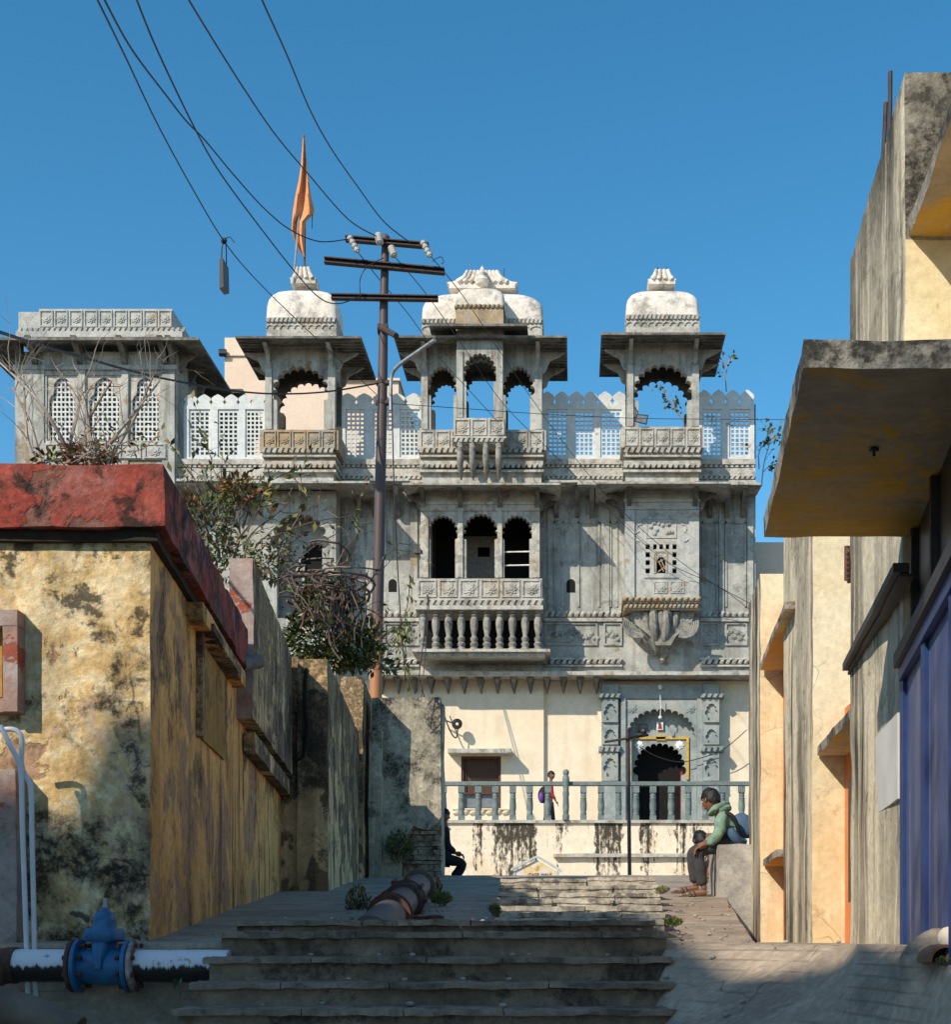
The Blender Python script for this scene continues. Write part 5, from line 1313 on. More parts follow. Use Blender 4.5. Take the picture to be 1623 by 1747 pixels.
# coil of cable on the cream wall
m = MB(); yc = DM - .3
for k in range(4): m.tube([P(780 + 7 * math.cos(t) * (1 - k * .12), 1235 + 7 * math.sin(t) * (1 - k * .1), yc - k * .03) for t in [2 * math.pi * i / 16 for i in range(17)]], .035, 6)
m.tube(smooth_path([P(752, 1228, yc + .1), P(765, 1231, yc), P(775, 1235, yc)], 4), .02, 5); m.tube(smooth_path([P(754, 1206, yc + .1), P(762, 1232, yc), P(772, 1254, yc), P(779, 1258, yc), P(781, 1244, yc)], 5), .02, 5)
m.build('cable_coil', 'cable_black', label='black coil of cable hung on the cream wall above the window', category='cable coil')
# floodlight on the right pavilion
fl = thing('floodlight', 'square floodlight hanging in the right rooftop pavilion arch', 'floodlight', P(1094, 722, DF - .1))
y = DF - .25
m = MB(); m.hexa([[[P(1083, 720, y), P(1086, 706, y)], [P(1083, 720, y + .14), P(1086, 706, y + .14)]], [[P(1104, 725, y), P(1107, 708, y)], [P(1104, 725, y + .14), P(1107, 708, y + .14)]]]); part('lamp_case', m, 'black_metal', fl)
m = MB(); m.hexa([[[P(1085.5, 718.5, y - .012), P(1088, 708, y - .012)], [P(1085.5, 718.5, y - .003), P(1088, 708, y - .003)]], [[P(1102.5, 722.5, y - .012), P(1105, 710, y - .012)], [P(1102.5, 722.5, y - .003), P(1105, 710, y - .003)]]]); part('lamp_glass', m, 'window_glass', fl)
m = MB(); m.tube([P(1084, 700, y + .1), P(1085, 712, y + .05)], .03, 6); m.tube([P(1085, 695, y + .2), P(1084, 712, y + .06)], .02, 6); part('bracket', m, 'black_metal', fl)
# thin lamp post on the steps landing
dlp = 30
lpst = thing('lamp_post', 'thin brown post with crossbar and floodlight standing before the carved doorway', 'lamp post', P(1074, 1500, dlp))
m = MB(); m.tube([P(1075, 1520, dlp), P(1072, 1245, dlp)], .042, 10); part('post', m, 'iron_dark', lpst)
m = MB(); m.tube([P(1032, 1266, dlp - .06), P(1107, 1254, dlp - .06)], .028, 8); part('crossbar', m, 'iron_dark', lpst)
m = MB(); m.box(X(1082, dlp), X(1104, dlp), dlp - .2, dlp - .07, Z(1252, dlp), Z(1237, dlp)); m.box(X(1088, dlp), X(1106, dlp), dlp - .28, dlp - .2, Z(1250, dlp), Z(1240, dlp)); m.ball(P(1099, 1248, dlp - .3), .08, 8, 6); part('lamp', m, 'black_metal', lpst, bevel=.01)
# sign board
ds = 33.2
sg = thing('sign_board', 'small house shaped signboard in worn yellow and white with lettering, below the terrace wall', 'sign', P(912, 1500, ds))
plain('sign_grey', (.42, .47, .48), .6)
weathered('sign_face', [(.62, .62, .62), (.66, .60, .50), (.62, .42, .14)], 2.2, amt=.2, thr=.62, bump=.05, seed=61, fine=.15)
m = MB(); m.prism([(X(880, ds), Z(1506, ds)), (X(880, ds), Z(1485, ds)), (X(917, ds), Z(1467, ds)), (X(951, ds), Z(1487, ds)), (X(951, ds), Z(1506, ds))], ds, ds + .05); part('board', m, 'sign_face', sg)
m = MB()
for a, b in (((872, 1486), (917, 1463)), ((917, 1463), (959, 1488))):
    A, B = P(*a, ds), P(*b, ds); m.hexa([[[(q.x, ds - .08, q.z), (q.x, ds - .08, q.z + .055)], [(q.x, ds + .12, q.z), (q.x, ds + .12, q.z + .055)]] for q in (A, B)])
m.pbox(876, 1486, 880, 1506, ds - .02, .1); m.pbox(951, 1488, 955, 1506, ds - .02, .1); part('frame', m, 'sign_grey', sg)
cu = bpy.data.curves.new('letters', 'FONT'); cu.body = 'ITAGE WALK'; cu.size = .088; cu.extrude = .004; cu.align_x = 'LEFT'; cu.space_character = 1.05
to = bpy.data.objects.new('letters_curve', cu); col.objects.link(to)
dg = bpy.context.evaluated_depsgraph_get(); me = bpy.data.meshes.new_from_object(to.evaluated_get(dg)); bpy.data.objects.remove(to)
for v in me.vertices: x, y, z = v.co; v.co = Vector((X(901, ds) + x * 1.06, ds - .008 - z, Z(1494, ds) + y)) - base_of(sg)
plain('letter_brown', (.13, .06, .03), .7)
me.materials.clear(); me.materials.append(MATS['letter_brown']); lo = bpy.data.objects.new('lettering', me); col.objects.link(lo); lo.parent = sg
m = MB(); m.prism([(X(a, ds), Z(b, ds)) for a, b in ((914, 1484), (919, 1484), (918, 1481), (919.5, 1478), (917, 1477), (916, 1480), (915, 1481))], ds - .012, ds - .002); part('emblem', m, 'yellow_paint', sg)

# ================================================================== orange flag
df = DF + .45
fg = thing('temple_flag', 'furled pale orange pennant flag on a thin mast above the left domed pavilion', 'flag', P(519, 470, df))
m = MB(); m.tube([P(520, 475, df), P(518, 231, df)], .03, 8); part('mast', m, 'terracotta', fg)
m = MB(); m.tube([P(500, 486, df - .2), P(506, 420, df - .2), P(511, 355, df - .1)], .03, 8); part('stay_rod', m, 'galvanised', fg)
weathered('flag_cloth', [(.62, .25, .10), (.70, .32, .15)], 2, amt=0, bump=.1, bscale=12, fine=.15, rough=.8)
rows = [(236, 516.5, 520), (258, 515, 521.5), (285, 513, 524), (310, 509, 527), (330, 504.5, 530), (345, 502, 533), (357, 500, 536), (366, 499, 535)]
lows = [(378, 498, 522), (392, 497, 522), (403, 500, 522), (415, 504, 521.5), (428, 511, 521), (438, 518, 521)]
m = MB(); m.sm = True; G = []
for (py, a, b) in rows + lows:
    row = []
    for k in range(15):
        u = k / 14; px = a + (b - a) * u
        row.append(m.bm.verts.new(P(px, py, df - .12 - .10 * math.sin(u * 9 + py * .02) * min(1, (py - 230) / 60) - .06 * math.sin(u * 4.5))))
    G.append(row)
for j in range(len(G) - 1):
    for k in range(14): m.face([G[j][k], G[j][k + 1], G[j + 1][k + 1], G[j + 1][k]])
part('cloth', m, 'flag_cloth', fg)
m = MB(); m.tube([P(533, 366, df - .1), P(532, 390, df - .1)], .012, 5); part('loose_cord', m, 'cable_black', fg)

# ================================================================== plants
def leafmat(name, c, var=.4):
    m, nt, b = nodes_of(name); MATS[name] = m
    n = noise_(nt, coords(nt, 1), 7, 3)
    cc = mix(nt, ramp(nt, n, [(.3, 0), (.7, 1)]), [x * (1 - var) for x in c], [x * (1 + var) for x in c])
    nt.links.new(cc, b.inputs['Base Color']); b.inputs['Roughness'].default_value = .55
    b.inputs['Transmission Weight'].default_value = .0
leafmat('leaf_green', (.065, .10, .025)); leafmat('leaf_dark', (.03, .05, .015)); leafmat('leaf_yellow', (.20, .19, .045)); leafmat('leaf_dry', (.26, .11, .045)); leafmat('twig', (.10, .066, .046), .4); leafmat('grass_green', (.10, .17, .035)); leafmat('twig_pale', (.30, .25, .20), .3)
def rv(s=1): return Vector((random.uniform(-s, s), random.uniform(-s, s), random.uniform(-s, s)))
def leaf(mb, p, s, dirn=None, wid=.4):
    d = (dirn or rv()).normalized() if (dirn or True) else rv()
    d = (d + rv(.6)).normalized(); a = d.cross(rv().normalized()); 
    if a.length < .1: a = d.orthogonal()
    a.normalize(); up = d.cross(a) * .12 * s
    v = [p, p + d * s * .5 + a * s * wid * .5 + up, p + d * s, p + d * s * .5 - a * s * wid * .5 + up]
    mb.face([mb.bm.verts.new(q) for q in v])
def branch(mb, p, d, L, r, depth=2, droop=0, wig=.25, tips=None, n=7, seg=5, split=3):
    pts = [Vector(p)]; d = Vector(d).normalized()
    for i in range(n):
        d = (d + rv(wig) + Vector((0, 0, -droop))).normalized(); pts.append(pts[-1] + d * L / n)
    mb.tube(pts, [r * (1 - .75 * i / n) for i in range(n + 1)], seg)
    if tips is not None: tips += [(q, d.copy()) for q in pts[2:]]
    if depth:
        for _ in range(split):
            q = pts[random.randint(2, n)]; branch(mb, q, d + rv(1.0), L * random.uniform(.4, .7), r * .5, depth - 1, droop, wig, tips, n, max(3, seg - 1), split)
def clump(mb, mats_w, c, rad, n, s, zbias=0):
    for _ in range(n):
        while True:
            q = rv()
            if q.length < 1: break
        q = Vector((q.x * rad[0], q.y * rad[1], q.z * rad[2]))
        mb.mi = random.choices(range(len(mats_w)), mats_w)[0]
        leaf(mb, Vector(c) + q, s * random.uniform(.6, 1.3), Vector((q.x, q.y, q.z + zbias)) if q.length > .01 else None)
LM = ['leaf_green', 'leaf_dark', 'leaf_yellow', 'leaf_dry']

# 1 dry bare bush on the red parapet roof
random.seed(21)
b1_ = thing('dry_bush', 'leafless dry bush with long pale twigs on top of the red parapet', 'bush', P(150, 790, 9))
m = MB(); dB = 8.8
for a, b, c_ in (((125, 790), (70, 690), (-10, 610)), ((155, 790), (200, 740), (272, 650)), ((70, 790), (50, 720), (20, 660)), ((140, 785), (150, 720), (190, 650)), ((110, 785), (130, 710), (140, 655)), ((180, 790), (225, 720), (262, 640)), ((60, 785), (45, 740), (40, 640)), ((155, 780), (145, 690), (128, 660))):
    q = smooth_path([P(*a, dB), P(*b, dB + random.uniform(-.2, .2)), P(*c_, dB + random.uniform(-.3, .3))], 5)
    m.tube(q, [.016 - .012 * i / len(q) for i in range(len(q))], 5)
    for _ in range(7): p = random.choice(q[2:]); branch(m, p, Vector((c_[0] - a[0], 0, a[1] - c_[1])).normalized() + rv(.8), random.uniform(.15, .4), .004, 1, 0, .25, None, 5, 3, 2)
for _ in range(60): p = P(random.gauss(160, 22), random.gauss(772, 10), dB + random.uniform(-.2, .2)); branch(m, p, rv(1), random.uniform(.12, .35), .006, 0, 0, .5, None, 6, 4)
part('twigs', m, 'twig_pale', b1_)
m = MB(); clump(m, [.3, .2, .4, 1.5], P(150, 778, dB), (.16, .15, .05), 260, .05); clump(m, [1, .2, 1, .3], P(85, 785, dB), (.1, .1, .05), 50, .06); clump(m, [1, .2, 1.2, .2], P(205, 745, dB), (.25, .1, .1), 40, .05)
part('dead_leaves', m, LM, b1_)

# 2 bush of green leaves and reddish dry twigs between the red parapet and the plain parapet
random.seed(22)
b2_ = thing('climber_bush', 'tangled bush of green leaves and reddish dry stems just behind the red parapet', 'bush', P(370, 960, 13.5))
m = MB(); tips = []; d0 = 13.6
for _ in range(22): branch(m, P(random.uniform(340, 425), random.uniform(890, 1010), d0 + random.uniform(-.6, .6)), Vector((random.uniform(-.6, .6), random.uniform(-.3, .3), 1)), random.uniform(.4, .85), .011, 2, .02, .3, tips, 6, 4, 2)
part('stems', m, 'twig', b2_)
m = MB()
clump(m, [1, .5, .3, .05], P(358, 905, d0), (.25, .4, .30), 420, .075); clump(m, [1, .6, .3, .05], P(395, 950, d0), (.26, .4, .22), 300, .075); clump(m, [.1, .1, .3, 1], P(405, 835, d0), (.13, .2, .13), 200, .08); clump(m, [.5, .2, 1, .4], P(425, 845, d0), (.25, .2, .12), 90, .08); clump(m, [.1, .2, .1, 1], P(330, 870, d0), (.12, .3, .1), 160, .07)
for q, d_ in random.sample(tips, min(300, len(tips))):
    m.mi = random.choices(range(4), [1, .5, .8, .3])[0]; leaf(m, q, random.uniform(.06, .12), d_)
part('leaves', m, LM, b2_)

# 3 mass of looping bare vines with dark green foliage before the left bay
random.seed(23)
b3_ = thing('vine_thicket', 'large thicket of looping bare brown vines and dark foliage left of the pole', 'bush', P(550, 1130, 18.5))
m = MB(); tips = []; d0 = 18.4
for _ in range(11):
    branch(m, P(random.uniform(500, 620), random.uniform(1010, 1120), d0 + random.uniform(-.9, .9)), Vector((random.uniform(-1, 1), random.uniform(-.3, .3), random.uniform(.2, .8))), random.uniform(.45, .95), .014, 2, .03, .35, tips, 7, 4, 3)
for _ in range(42):                                              # arching woody loops
    cx_, cy_ = random.gauss(553, 36), random.gauss(1003, 20); w_, h_ = random.uniform(14, 66), random.uniform(6, 34); a0 = random.uniform(-.9, .8); dd_ = d0 + random.uniform(-.7, .5)
    m.tube([P(cx_ + w_ * math.cos(math.pi * (a0 + k / 12)), cy_ - h_ * math.sin(math.pi * (a0 + k / 12)) + random.uniform(-1.5, 1.5), dd_ + .2 * math.sin(k * .5)) for k in range(13)], random.uniform(.007, .020), 5)
for _ in range(45):                                              # hanging strands
    px = random.gauss(575, 28); py = random.uniform(980, 1010); dd_ = d0 + random.uniform(-.6, .6); L_ = random.uniform(60, 130)
    m.tube(smooth_path([P(px, py, dd_), P(px + random.uniform(-8, 14), py + L_ * .4, dd_), P(px + random.uniform(-16, 20), py + L_ * .75, dd_), P(px + random.uniform(-20, 28), py + L_, dd_)], 3), random.uniform(.008, .018), 4)
for a, b in (((470, 950), (560, 890)), ((455, 920), (600, 880)), ((480, 980), (585, 905)), ((600, 985), (640, 1000)), ((470, 960), (530, 850)), ((560, 1000), (600, 920)), ((600, 1040), (655, 1055)), ((540, 880), (545, 845))):
    q = smooth_path([P(*a, d0), P((a[0] + b[0]) / 2, (a[1] + b[1]) / 2 - 8, d0), P(*b, d0)], 5); m.tube(q, [.014 - .009 * i / len(q) for i in range(len(q))], 5)
    for _ in range(4): branch(m, random.choice(q[4:]), rv(1), .35, .006, 1, 0, .3, tips, 5, 3, 2)
part('vines', m, 'twig', b3_)
m = MB()
for (px, py, rx, rz, n, w) in ((535, 1085, .35, .30, 800, [.6, 1, .1, .02]), (600, 1110, .32, .24, 700, [1, .8, .2, .02]), (560, 1125, .4, .12, 450, [.6, 1, .2, .02]), (478, 935, .14, .14, 90, [.6, .5, .5, .5]), (455, 965, .16, .2, 160, [.8, .8, .3, .3]), (635, 1090, .16, .2, 260, [1, .5, .3, .05]), (556, 1025, .36, .2, 420, [.5, 1, .2, .25]), (640, 1130, .3, .1, 160, [1, .5, .3, 0])):
    clump(m, w, P(px, py, d0 + .2), (rx, .5, rz), n, .11)
for q, d_ in random.sample(tips, min(260, len(tips))):
    m.mi = random.choices(range(4), [1, .6, .7, .15])[0]; leaf(m, q, random.uniform(.07, .13), d_)
part('foliage', m, LM, b3_)
# hanging leafy sprigs beside the pole
random.seed(24)
sp = thing('leafy_sprig', 'thin leafy sprigs drooping right of the pole before the low cornice', 'plant', P(680, 1150, 21.5))
m = MB(); l_ = MB()
for a, b, c_ in (((655, 1150), (668, 1090), (690, 1115)), ((650, 1110), (690, 1050), (700, 985)), ((655, 1160), (690, 1130), (697, 1165)), ((660, 1120), (685, 1095), (702, 1060)), ((648, 1090), (672, 1070), (690, 1085))):
    q = smooth_path([P(*a, 21.5), P(*b, 21.5), P(*c_, 21.5)], 6); m.tube(q, .008, 4)
    for k in range(22): l_.mi = random.choices(range(4), [1, .3, .8, .1])[0]; leaf(l_, random.choice(q[4:]) + rv(.05), random.uniform(.08, .15), Vector((.2, 0, -1)))
part('stem', m, 'twig', sp); part('leaves', l_, LM, sp)
# plants near the ground
def weed(name, label, c, rad, n, s, w, stems=10):
    o = thing(name, label, 'plant', Vector(c) - Vector((0, 0, rad[2])))
    m = MB(); 
    for _ in range(stems):
        a = Vector(c) + Vector((random.uniform(-1, 1) * rad[0] * .5, random.uniform(-1, 1) * rad[1] * .5, -rad[2])); m.tube([a, a + Vector((random.uniform(-1, 1) * rad[0], 0, rad[2] * random.uniform(.8, 1.7)))], .004, 4)
    part('stems', m, 'twig', o); m = MB(); clump(m, w, c, rad, n, s, .4); part('leaves', m, LM + ['grass_green'], o)
random.seed(30)
weed('weed', 'small grey green shrub growing out of the broken gatepost foot', P(682, 1445, 22.0), (.22, .2, .26), 700, .06, [1, .5, .6, .2, 0], 14)
weed('weed', 'dark leafy weeds at the wall foot behind the water main', P(612, 1545, 11.2), (.10, .2, .15), 380, .04, [1, 1, .3, .4, .2])
weed('weed', 'bright grass tuft beside the rusty pipe stub', P(752, 1535, 11.6), (.09, .1, .05), 350, .04, [0, 0, .6, 0, 2])
weed('weed', 'dry brown stalk growing up beside the gatepost corner', P(747, 1515, 14), (.035, .05, .1), 90, .04, [.1, .2, .1, 1, 0])
weed('weed', 'tiny sprout with two dark leaves on the lowest stair end', P(306, 1690, 6.25), (.02, .02, .035), 7, .04, [1, .5, 0, 0, 0], 2)
weed('weed', 'low green weeds along the right edge of the pale steps', P(1146, 1575, 8.1), (.055, .5, .022), 700, .02, [.6, .1, .6, .15, 1.2])
weed('weed', 'few weeds at the upper right end of the pale steps', P(1130, 1520, 10.5), (.05, .3, .02), 220, .022, [.6, .2, .4, .2, .8])
weed('weed', 'dark grass at the left end of the pale steps', P(846, 1555, 8.0), (.03, .25, .03), 260, .024, [.5, 1, .2, .3, .4])
weed('weed', 'green clover in the mouth of the terracotta drain tile', P(1616, 1640, 4.48), (.035, .03, .012), 90, .014, [1, .3, .3, 0, 1])
random.seed(31)
def sapling(label, base, tip, d):
    o = thing('sapling', label, 'plant', P(*base, d)); m = MB(); tips = []
    q = smooth_path([P(*base, d), P((base[0] + tip[0]) / 2 - 4, (base[1] + tip[1]) / 2, d), P(*tip, d)], 5); m.tube(q, [.02 - .012 * i / len(q) for i in range(len(q))], 5)
    for _ in range(7): branch(m, random.choice(q[3:]), Vector((random.uniform(-1, 1), 0, .7)), random.uniform(.3, .7), .008, 1, 0, .3, tips, 5, 4, 2)
    part('twigs', m, 'twig_pale', o); m = MB()
    for t, d_ in random.sample(tips, min(60, len(tips))): m.mi = random.choice((0, 1, 2)); leaf(m, t, random.uniform(.08, .16), d_, .7)
    part('leaves', m, LM, o)
sapling('thin sapling on the roof edge right of the right pavilion', (1240, 668), (1246, 612), 40)
sapling('thin sapling seen through the arch of the right pavilion', (1180, 735), (1140, 672), 42)
sapling('twiggy sapling at the palace roof corner beside the canopy', (1300, 830), (1318, 745), 40)
sapling('second twiggy sapling low at the palace roof corner', (1296, 800), (1303, 750), 41)

# chips and dry leaves lying on the steps and path
random.seed(41)
m = MB()
def top_z(x, y):
    z = ground_z(x, y)
    for i, (py, d, l, r_) in enumerate(steps):
        dn = steps[i - 1][1] if i else 7.7
        if d <= y < dn and X(l, d) < x < X(r_, d): z = max(z, Z(py, d))
    return z
for _ in range(170):
    y = random.uniform(5.6, 12); x = random.uniform(-1.6, 1.2) if y < 7.6 else random.choice((random.uniform(.5, path_edge(y)), random.uniform(-1.7, -.6)))
    z = top_z(x, y) + .012; r_ = random.uniform(.006, .02)
    m.mi = random.choice((0, 0, 1, 2))
    if m.mi == 1: leaf(m, Vector((x, y, z + .006)), r_ * 2.4, Vector((random.uniform(-1, 1), random.uniform(-1, 1), .15)), .6)
    else:
        n0 = len(m.bm.verts); m.ball((x, y, z), r_, 6, 4, (1, .8, .6))
m.build('litter', ['concrete', 'leaf_dry', 'stair_stone'], label='stone chips and dry leaves scattered over the steps and path', category='litter', kind='stuff')
# ================================================================== people
plain('skin_brown', (.20, .095, .055), .5, var=.12); plain('hair_black', (.008, .007, .007), .5, var=.4, scale=40, bump=.4)
weathered('hoodie_green', [(.17, .27, .20), (.21, .32, .24)], 8, amt=.35, thr=.63, sscale=16, stain=(.04, .07, .05), bump=.9, bscale=14, fine=.3, rough=.95)
plain('trouser_grey', (.042, .042, .047), .9, var=.2, bump=.5, scale=12); plain('navy_cloth', (.012, .013, .02), .9, bump=.4); plain('maroon_cloth', (.07, .025, .022), .9, bump=.3)
plain('bag_blue', (.05, .10, .18), .75, var=.3, bump=.4); plain('bag_dark', (.012, .013, .018), .8); plain('bag_purple', (.13, .06, .34), .7)
plain('sweater_red', (.34, .018, .03), .9, bump=.3); plain('sandal_brown', (.10, .075, .055), .8, var=.3); plain('eye_white', (.6, .58, .55), .3, bump=0); plain('shirt_white', (.7, .7, .72), .8)

def skin_mesh(chains, sub=2):
    """continuous tapering body surface grown round a skeleton: chains of (point, radius), joined where points coincide"""
    V, Rr, E = [], [], []
    def vid(p, r):
        p = Vector(p)
        for i, q in enumerate(V):
            if (q - p).length < 1e-4: return i
        V.append(p); Rr.append(r); return len(V) - 1
    for ch in chains:
        ids = [vid(p, r) for p, r in ch]
        E += [(a, b) for a, b in zip(ids, ids[1:]) if a != b]
    me = bpy.data.meshes.new('tmp'); me.from_pydata([tuple(v) for v in V], E, [])
    o = bpy.data.objects.new('tmp', me); col.objects.link(o)
    sk = o.modifiers.new('s', 'SKIN'); sk.use_smooth_shade = True
    for i, r in enumerate(Rr):
        sv = me.skin_vertices[0].data[i]; r = r if isinstance(r, tuple) else (r, r); sv.radius = r; sv.use_root = (i == 0)
    ss = o.modifiers.new('ss', 'SUBSURF'); ss.levels = sub; ss.render_levels = sub
    dg = bpy.context.evaluated_depsgraph_get(); dg.update(); ev = o.evaluated_get(dg)
    out = bpy.data.meshes.new_from_object(ev); bpy.data.objects.remove(o)
    return out
def add_mesh(mb, me):
    off = len(mb.bm.verts); mb.bm.verts.index_update()
    vs = [mb.bm.verts.new(v.co) for v in me.vertices]
    for p in me.polygons:
        try:
            f = mb.bm.faces.new([vs[i] for i in p.vertices]); f.smooth = True; f.material_index = mb.mi
        except ValueError: pass
def head_frame(face, up=(0, 0, 1)):
    f = Vector(face).normalized(); s = f.cross(Vector(up)).normalized(); u = s.cross(f).normalized()
    return lambda p: f * p[0] + s * p[1] + u * p[2]
def add_head(mb, c, h, face):
    """h = head height; local axes: x towards the face, y side, z up"""
    fr = head_frame(face); c = Vector(c)
    def shape(p):
        x, y, z = p
        k = 1 if z > 0 else 1 - .34 * (-z) ** 1.3
        xx = x * (.42 if x < 0 else .40) * (1 if z > -.2 else 1 + .0) + (-.02 if z > 0 else .03 * -z)
        if x < 0 and z < -.2: xx *= 1 - .5 * (-z - .2)
        return fr((xx, y * .335 * k, z * .5))
    m0 = MB(); m0.ball((0, 0, 0), 1, 20, 14, f=shape)
    me = bpy.data.meshes.new('h'); m0.bm.to_mesh(me); m0.bm.free()
    for v in me.vertices: v.co = c + v.co * h
    add_mesh(mb, me)
    nose = [fr(q) for q in ((.37, 0, .06), (.42, 0, -.02), (.47, 0, -.10), (.38, 0, -.14))]
    mb.tube([c + q * h for q in nose], [.03 * h, .045 * h, .06 * h, .05 * h], 8)
    for s in (-1, 1):
        mb.ball(c + fr((-.02, s * .345, -.03)) * h, .085 * h, 8, 6, (.6, .6, 1.1))
    mb.tube([c + fr((.375, -.09, -.27)) * h, c + fr((.40, 0, -.265)) * h, c + fr((.375, .09, -.27)) * h], .028 * h, 6)
    return fr
def face_bits(c, h, fr, parent):
    m = MB(); c = Vector(c)
    for s in (-1, 1):
        m.mi = 0; m.ball(c + fr((.335, s * .14, .0)) * h, .055 * h, 8, 6); m.mi = 1; m.ball(c + fr((.375, s * .145, .0)) * h, .032 * h, 6, 5)
        m.tube([c + fr((.36, s * .08, .085)) * h, c + fr((.365, s * .15, .1)) * h, c + fr((.31, s * .22, .08)) * h], .018 * h, 5)
    part('eyes', m, ['eye_white', 'hair_black'], parent)
def hair(c, h, face, parent, low=-.12, name='hair'):
    fr = head_frame(face); c = Vector(c)
    def shape(p):
        x, y, z = p
        zz_ = z
        front = x > .25
        lim = .28 if front else (low if x > -.3 else low - .18)
        zz_ = max(z, lim)
        r = 1.0
        return fr((x * .455 - .02, y * .375, zz_ * .545 + .0))
    m = MB(); m.ball((0, 0, 0), 1, 40, 28, f=shape)
    for v in m.bm.verts: v.co = c + (v.co + noise.noise_vector(v.co * 9) * .03 + noise.noise_vector(v.co * 26) * .03) * h
    return part(name, m, 'hair_black', parent)
def add_hand(mb, wrist, tip_dir, side, s, curl=.35, down=(0, 0, -1)):
    """palm, four separate fingers and a thumb; s = hand length"""
    d = Vector(tip_dir).normalized(); sd = Vector(side).normalized(); dn = Vector(down); w = Vector(wrist)
    mb.tube([w, w + d * s * .2, w + d * s * .5], [s * .14, s * .20, s * .2], 8)
    mb.tube([w + d * s * .3 + sd * s * .14, w + d * s * .52 + sd * s * .12], [s * .1, s * .1], 6); mb.tube([w + d * s * .3 - sd * s * .14, w + d * s * .52 - sd * s * .12], [s * .1, s * .1], 6)
    for k, L in enumerate((.42, .5, .47, .37)):
        b = w + d * s * .5 + sd * s * (-.17 + k * .113)
        mb.tube([b, b + d * s * L * .45 + dn * s * curl * .1, b + (d * .75 + dn * curl).normalized() * s * L * .8 + dn * s * .05, b + (d * .6 + dn * curl * 1.3).normalized() * s * L + dn * s * .08], [s * .055, s * .052, s * .047, s * .036], 6)
    b = w + d * s * .18 - sd * s * .18
    mb.tube([b, b + (d - sd * .7).normalized() * s * .2, b + (d - sd * .35).normalized() * s * .38 + dn * s * .05], [s * .07, s * .06, s * .045], 6)

# ---- seated man in the green hoodie
d0 = 14.15
q = lambda px, py, o=0: P(px, py, d0 + o)
man = thing('person', 'person in a pale green hoodie and grey trousers sitting on the concrete bench looking away', 'person', q(1195, 1528, 0))
hd_c, hd_h, fdir = q(1213, 1365), .235, (-.70, .70, -.25)
m = MB()
body = [[(q(1247, 1432), .095), (q(1245, 1415), .085), (q(1236, 1396), .095), (q(1226, 1386), .05), (q(1218, 1375), .048), (q(1214, 1366), .05)],
        [(q(1236, 1396), .095), (q(1232, 1397, -.17), .05), (q(1228, 1424, -.23), .038), (q(1208, 1438, -.2), .028)],
        [(q(1236, 1396), .095), (q(1234, 1397, .17), .05), (q(1224, 1424, .25), .038), (q(1200, 1440, .2), .028)],
        [(q(1247, 1432), .095), (q(1240, 1440, -.1), .07), (q(1190, 1452, -.14), .055), (q(1196, 1480, -.14), .045), (q(1201, 1510, -.14), .032), (q(1203, 1520, -.14), .036)],
        [(q(1247, 1432), .095), (q(1240, 1440, .1), .07), (q(1181, 1451, .1), .055), (q(1184, 1478, .1), .045), (q(1187, 1504, .1), .032), (q(1189, 1513, .1), .036)]]
add_mesh(m, skin_mesh(body))
fr = add_head(m, hd_c, hd_h, fdir)
add_hand(m, q(1207, 1439, -.2), Vector((-1, 0, -.42)), (0, 1, .1), .175, .45)
add_hand(m, q(1200, 1441, .2), Vector((-1, 0, -.5)), (0, -1, .1), .17, .45)
for (hx_, hy_, o) in ((1203, 1521, -.14), (1189, 1514, .1)):      # bare feet
    a = q(hx_, hy_, o); add_mesh(m, skin_mesh([[(a + Vector((.03, 0, -.005)), .035), (a + Vector((-.06, 0, -.012)), .036), (a + Vector((-.14, 0, -.026)), .034), (a + Vector((-.2, 0, -.032)), .024)]], 1))
    for k in range(5): b = a + Vector((-.195, -.036 + k * .018, -.033)); m.tube([b, b + Vector((-.035 + .004 * abs(k - 1), 0, -.004))], .009, 6)
pb_ = part('body', m, 'skin_brown', man)
face_bits(hd_c, hd_h, fr, man)
hair(hd_c, hd_h, fdir, man, -.15)
m = MB()
ho = [[(q(1250, 1434), (.105, .13)), (q(1250, 1418), (.10, .12)), (q(1243, 1401), (.108, .12)), (q(1231, 1389), (.08, .085)), (q(1224, 1382), (.07, .075))],
      [(q(1243, 1401), (.108, .12)), (q(1231, 1397, -.17), .070), (q(1228, 1412, -.22), .060), (q(1227, 1425, -.24), .057), (q(1216, 1434, -.22), .054), (q(1207, 1438.5, -.2), .046)],
      [(q(1243, 1401), (.108, .12)), (q(1234, 1397, .17), .078), (q(1226, 1424, .25), .06), (q(1205, 1438, .2), .042)]]
add_mesh(m, skin_mesh(ho)); 
for v in m.bm.verts: v.co += noise.noise_vector(v.co * 13) * .010 + noise.noise_vector(Vector((v.co.x * 5, v.co.y * 5, v.co.z * 26))) * .013
hoodie = part('hoodie', m, 'hoodie_green', man)
m = MB()                                                          # hood folded down round the neck
m.tube(smooth_path([q(1212, 1389, -.05), q(1221, 1379, -.12), q(1236, 1372, -.06), q(1242, 1373, .06), q(1232, 1379, .14), q(1214, 1388, .07)], 4), .032, 10)
m.tube(smooth_path([q(1226, 1383, -.11), q(1240, 1377, -.05), q(1243, 1379, .06), q(1234, 1383, .1)], 4), .036, 10)
for v in m.bm.verts: v.co += noise.noise_vector(v.co * 16) * .012
part('hood', m, 'hoodie_green', hoodie)
m = MB()
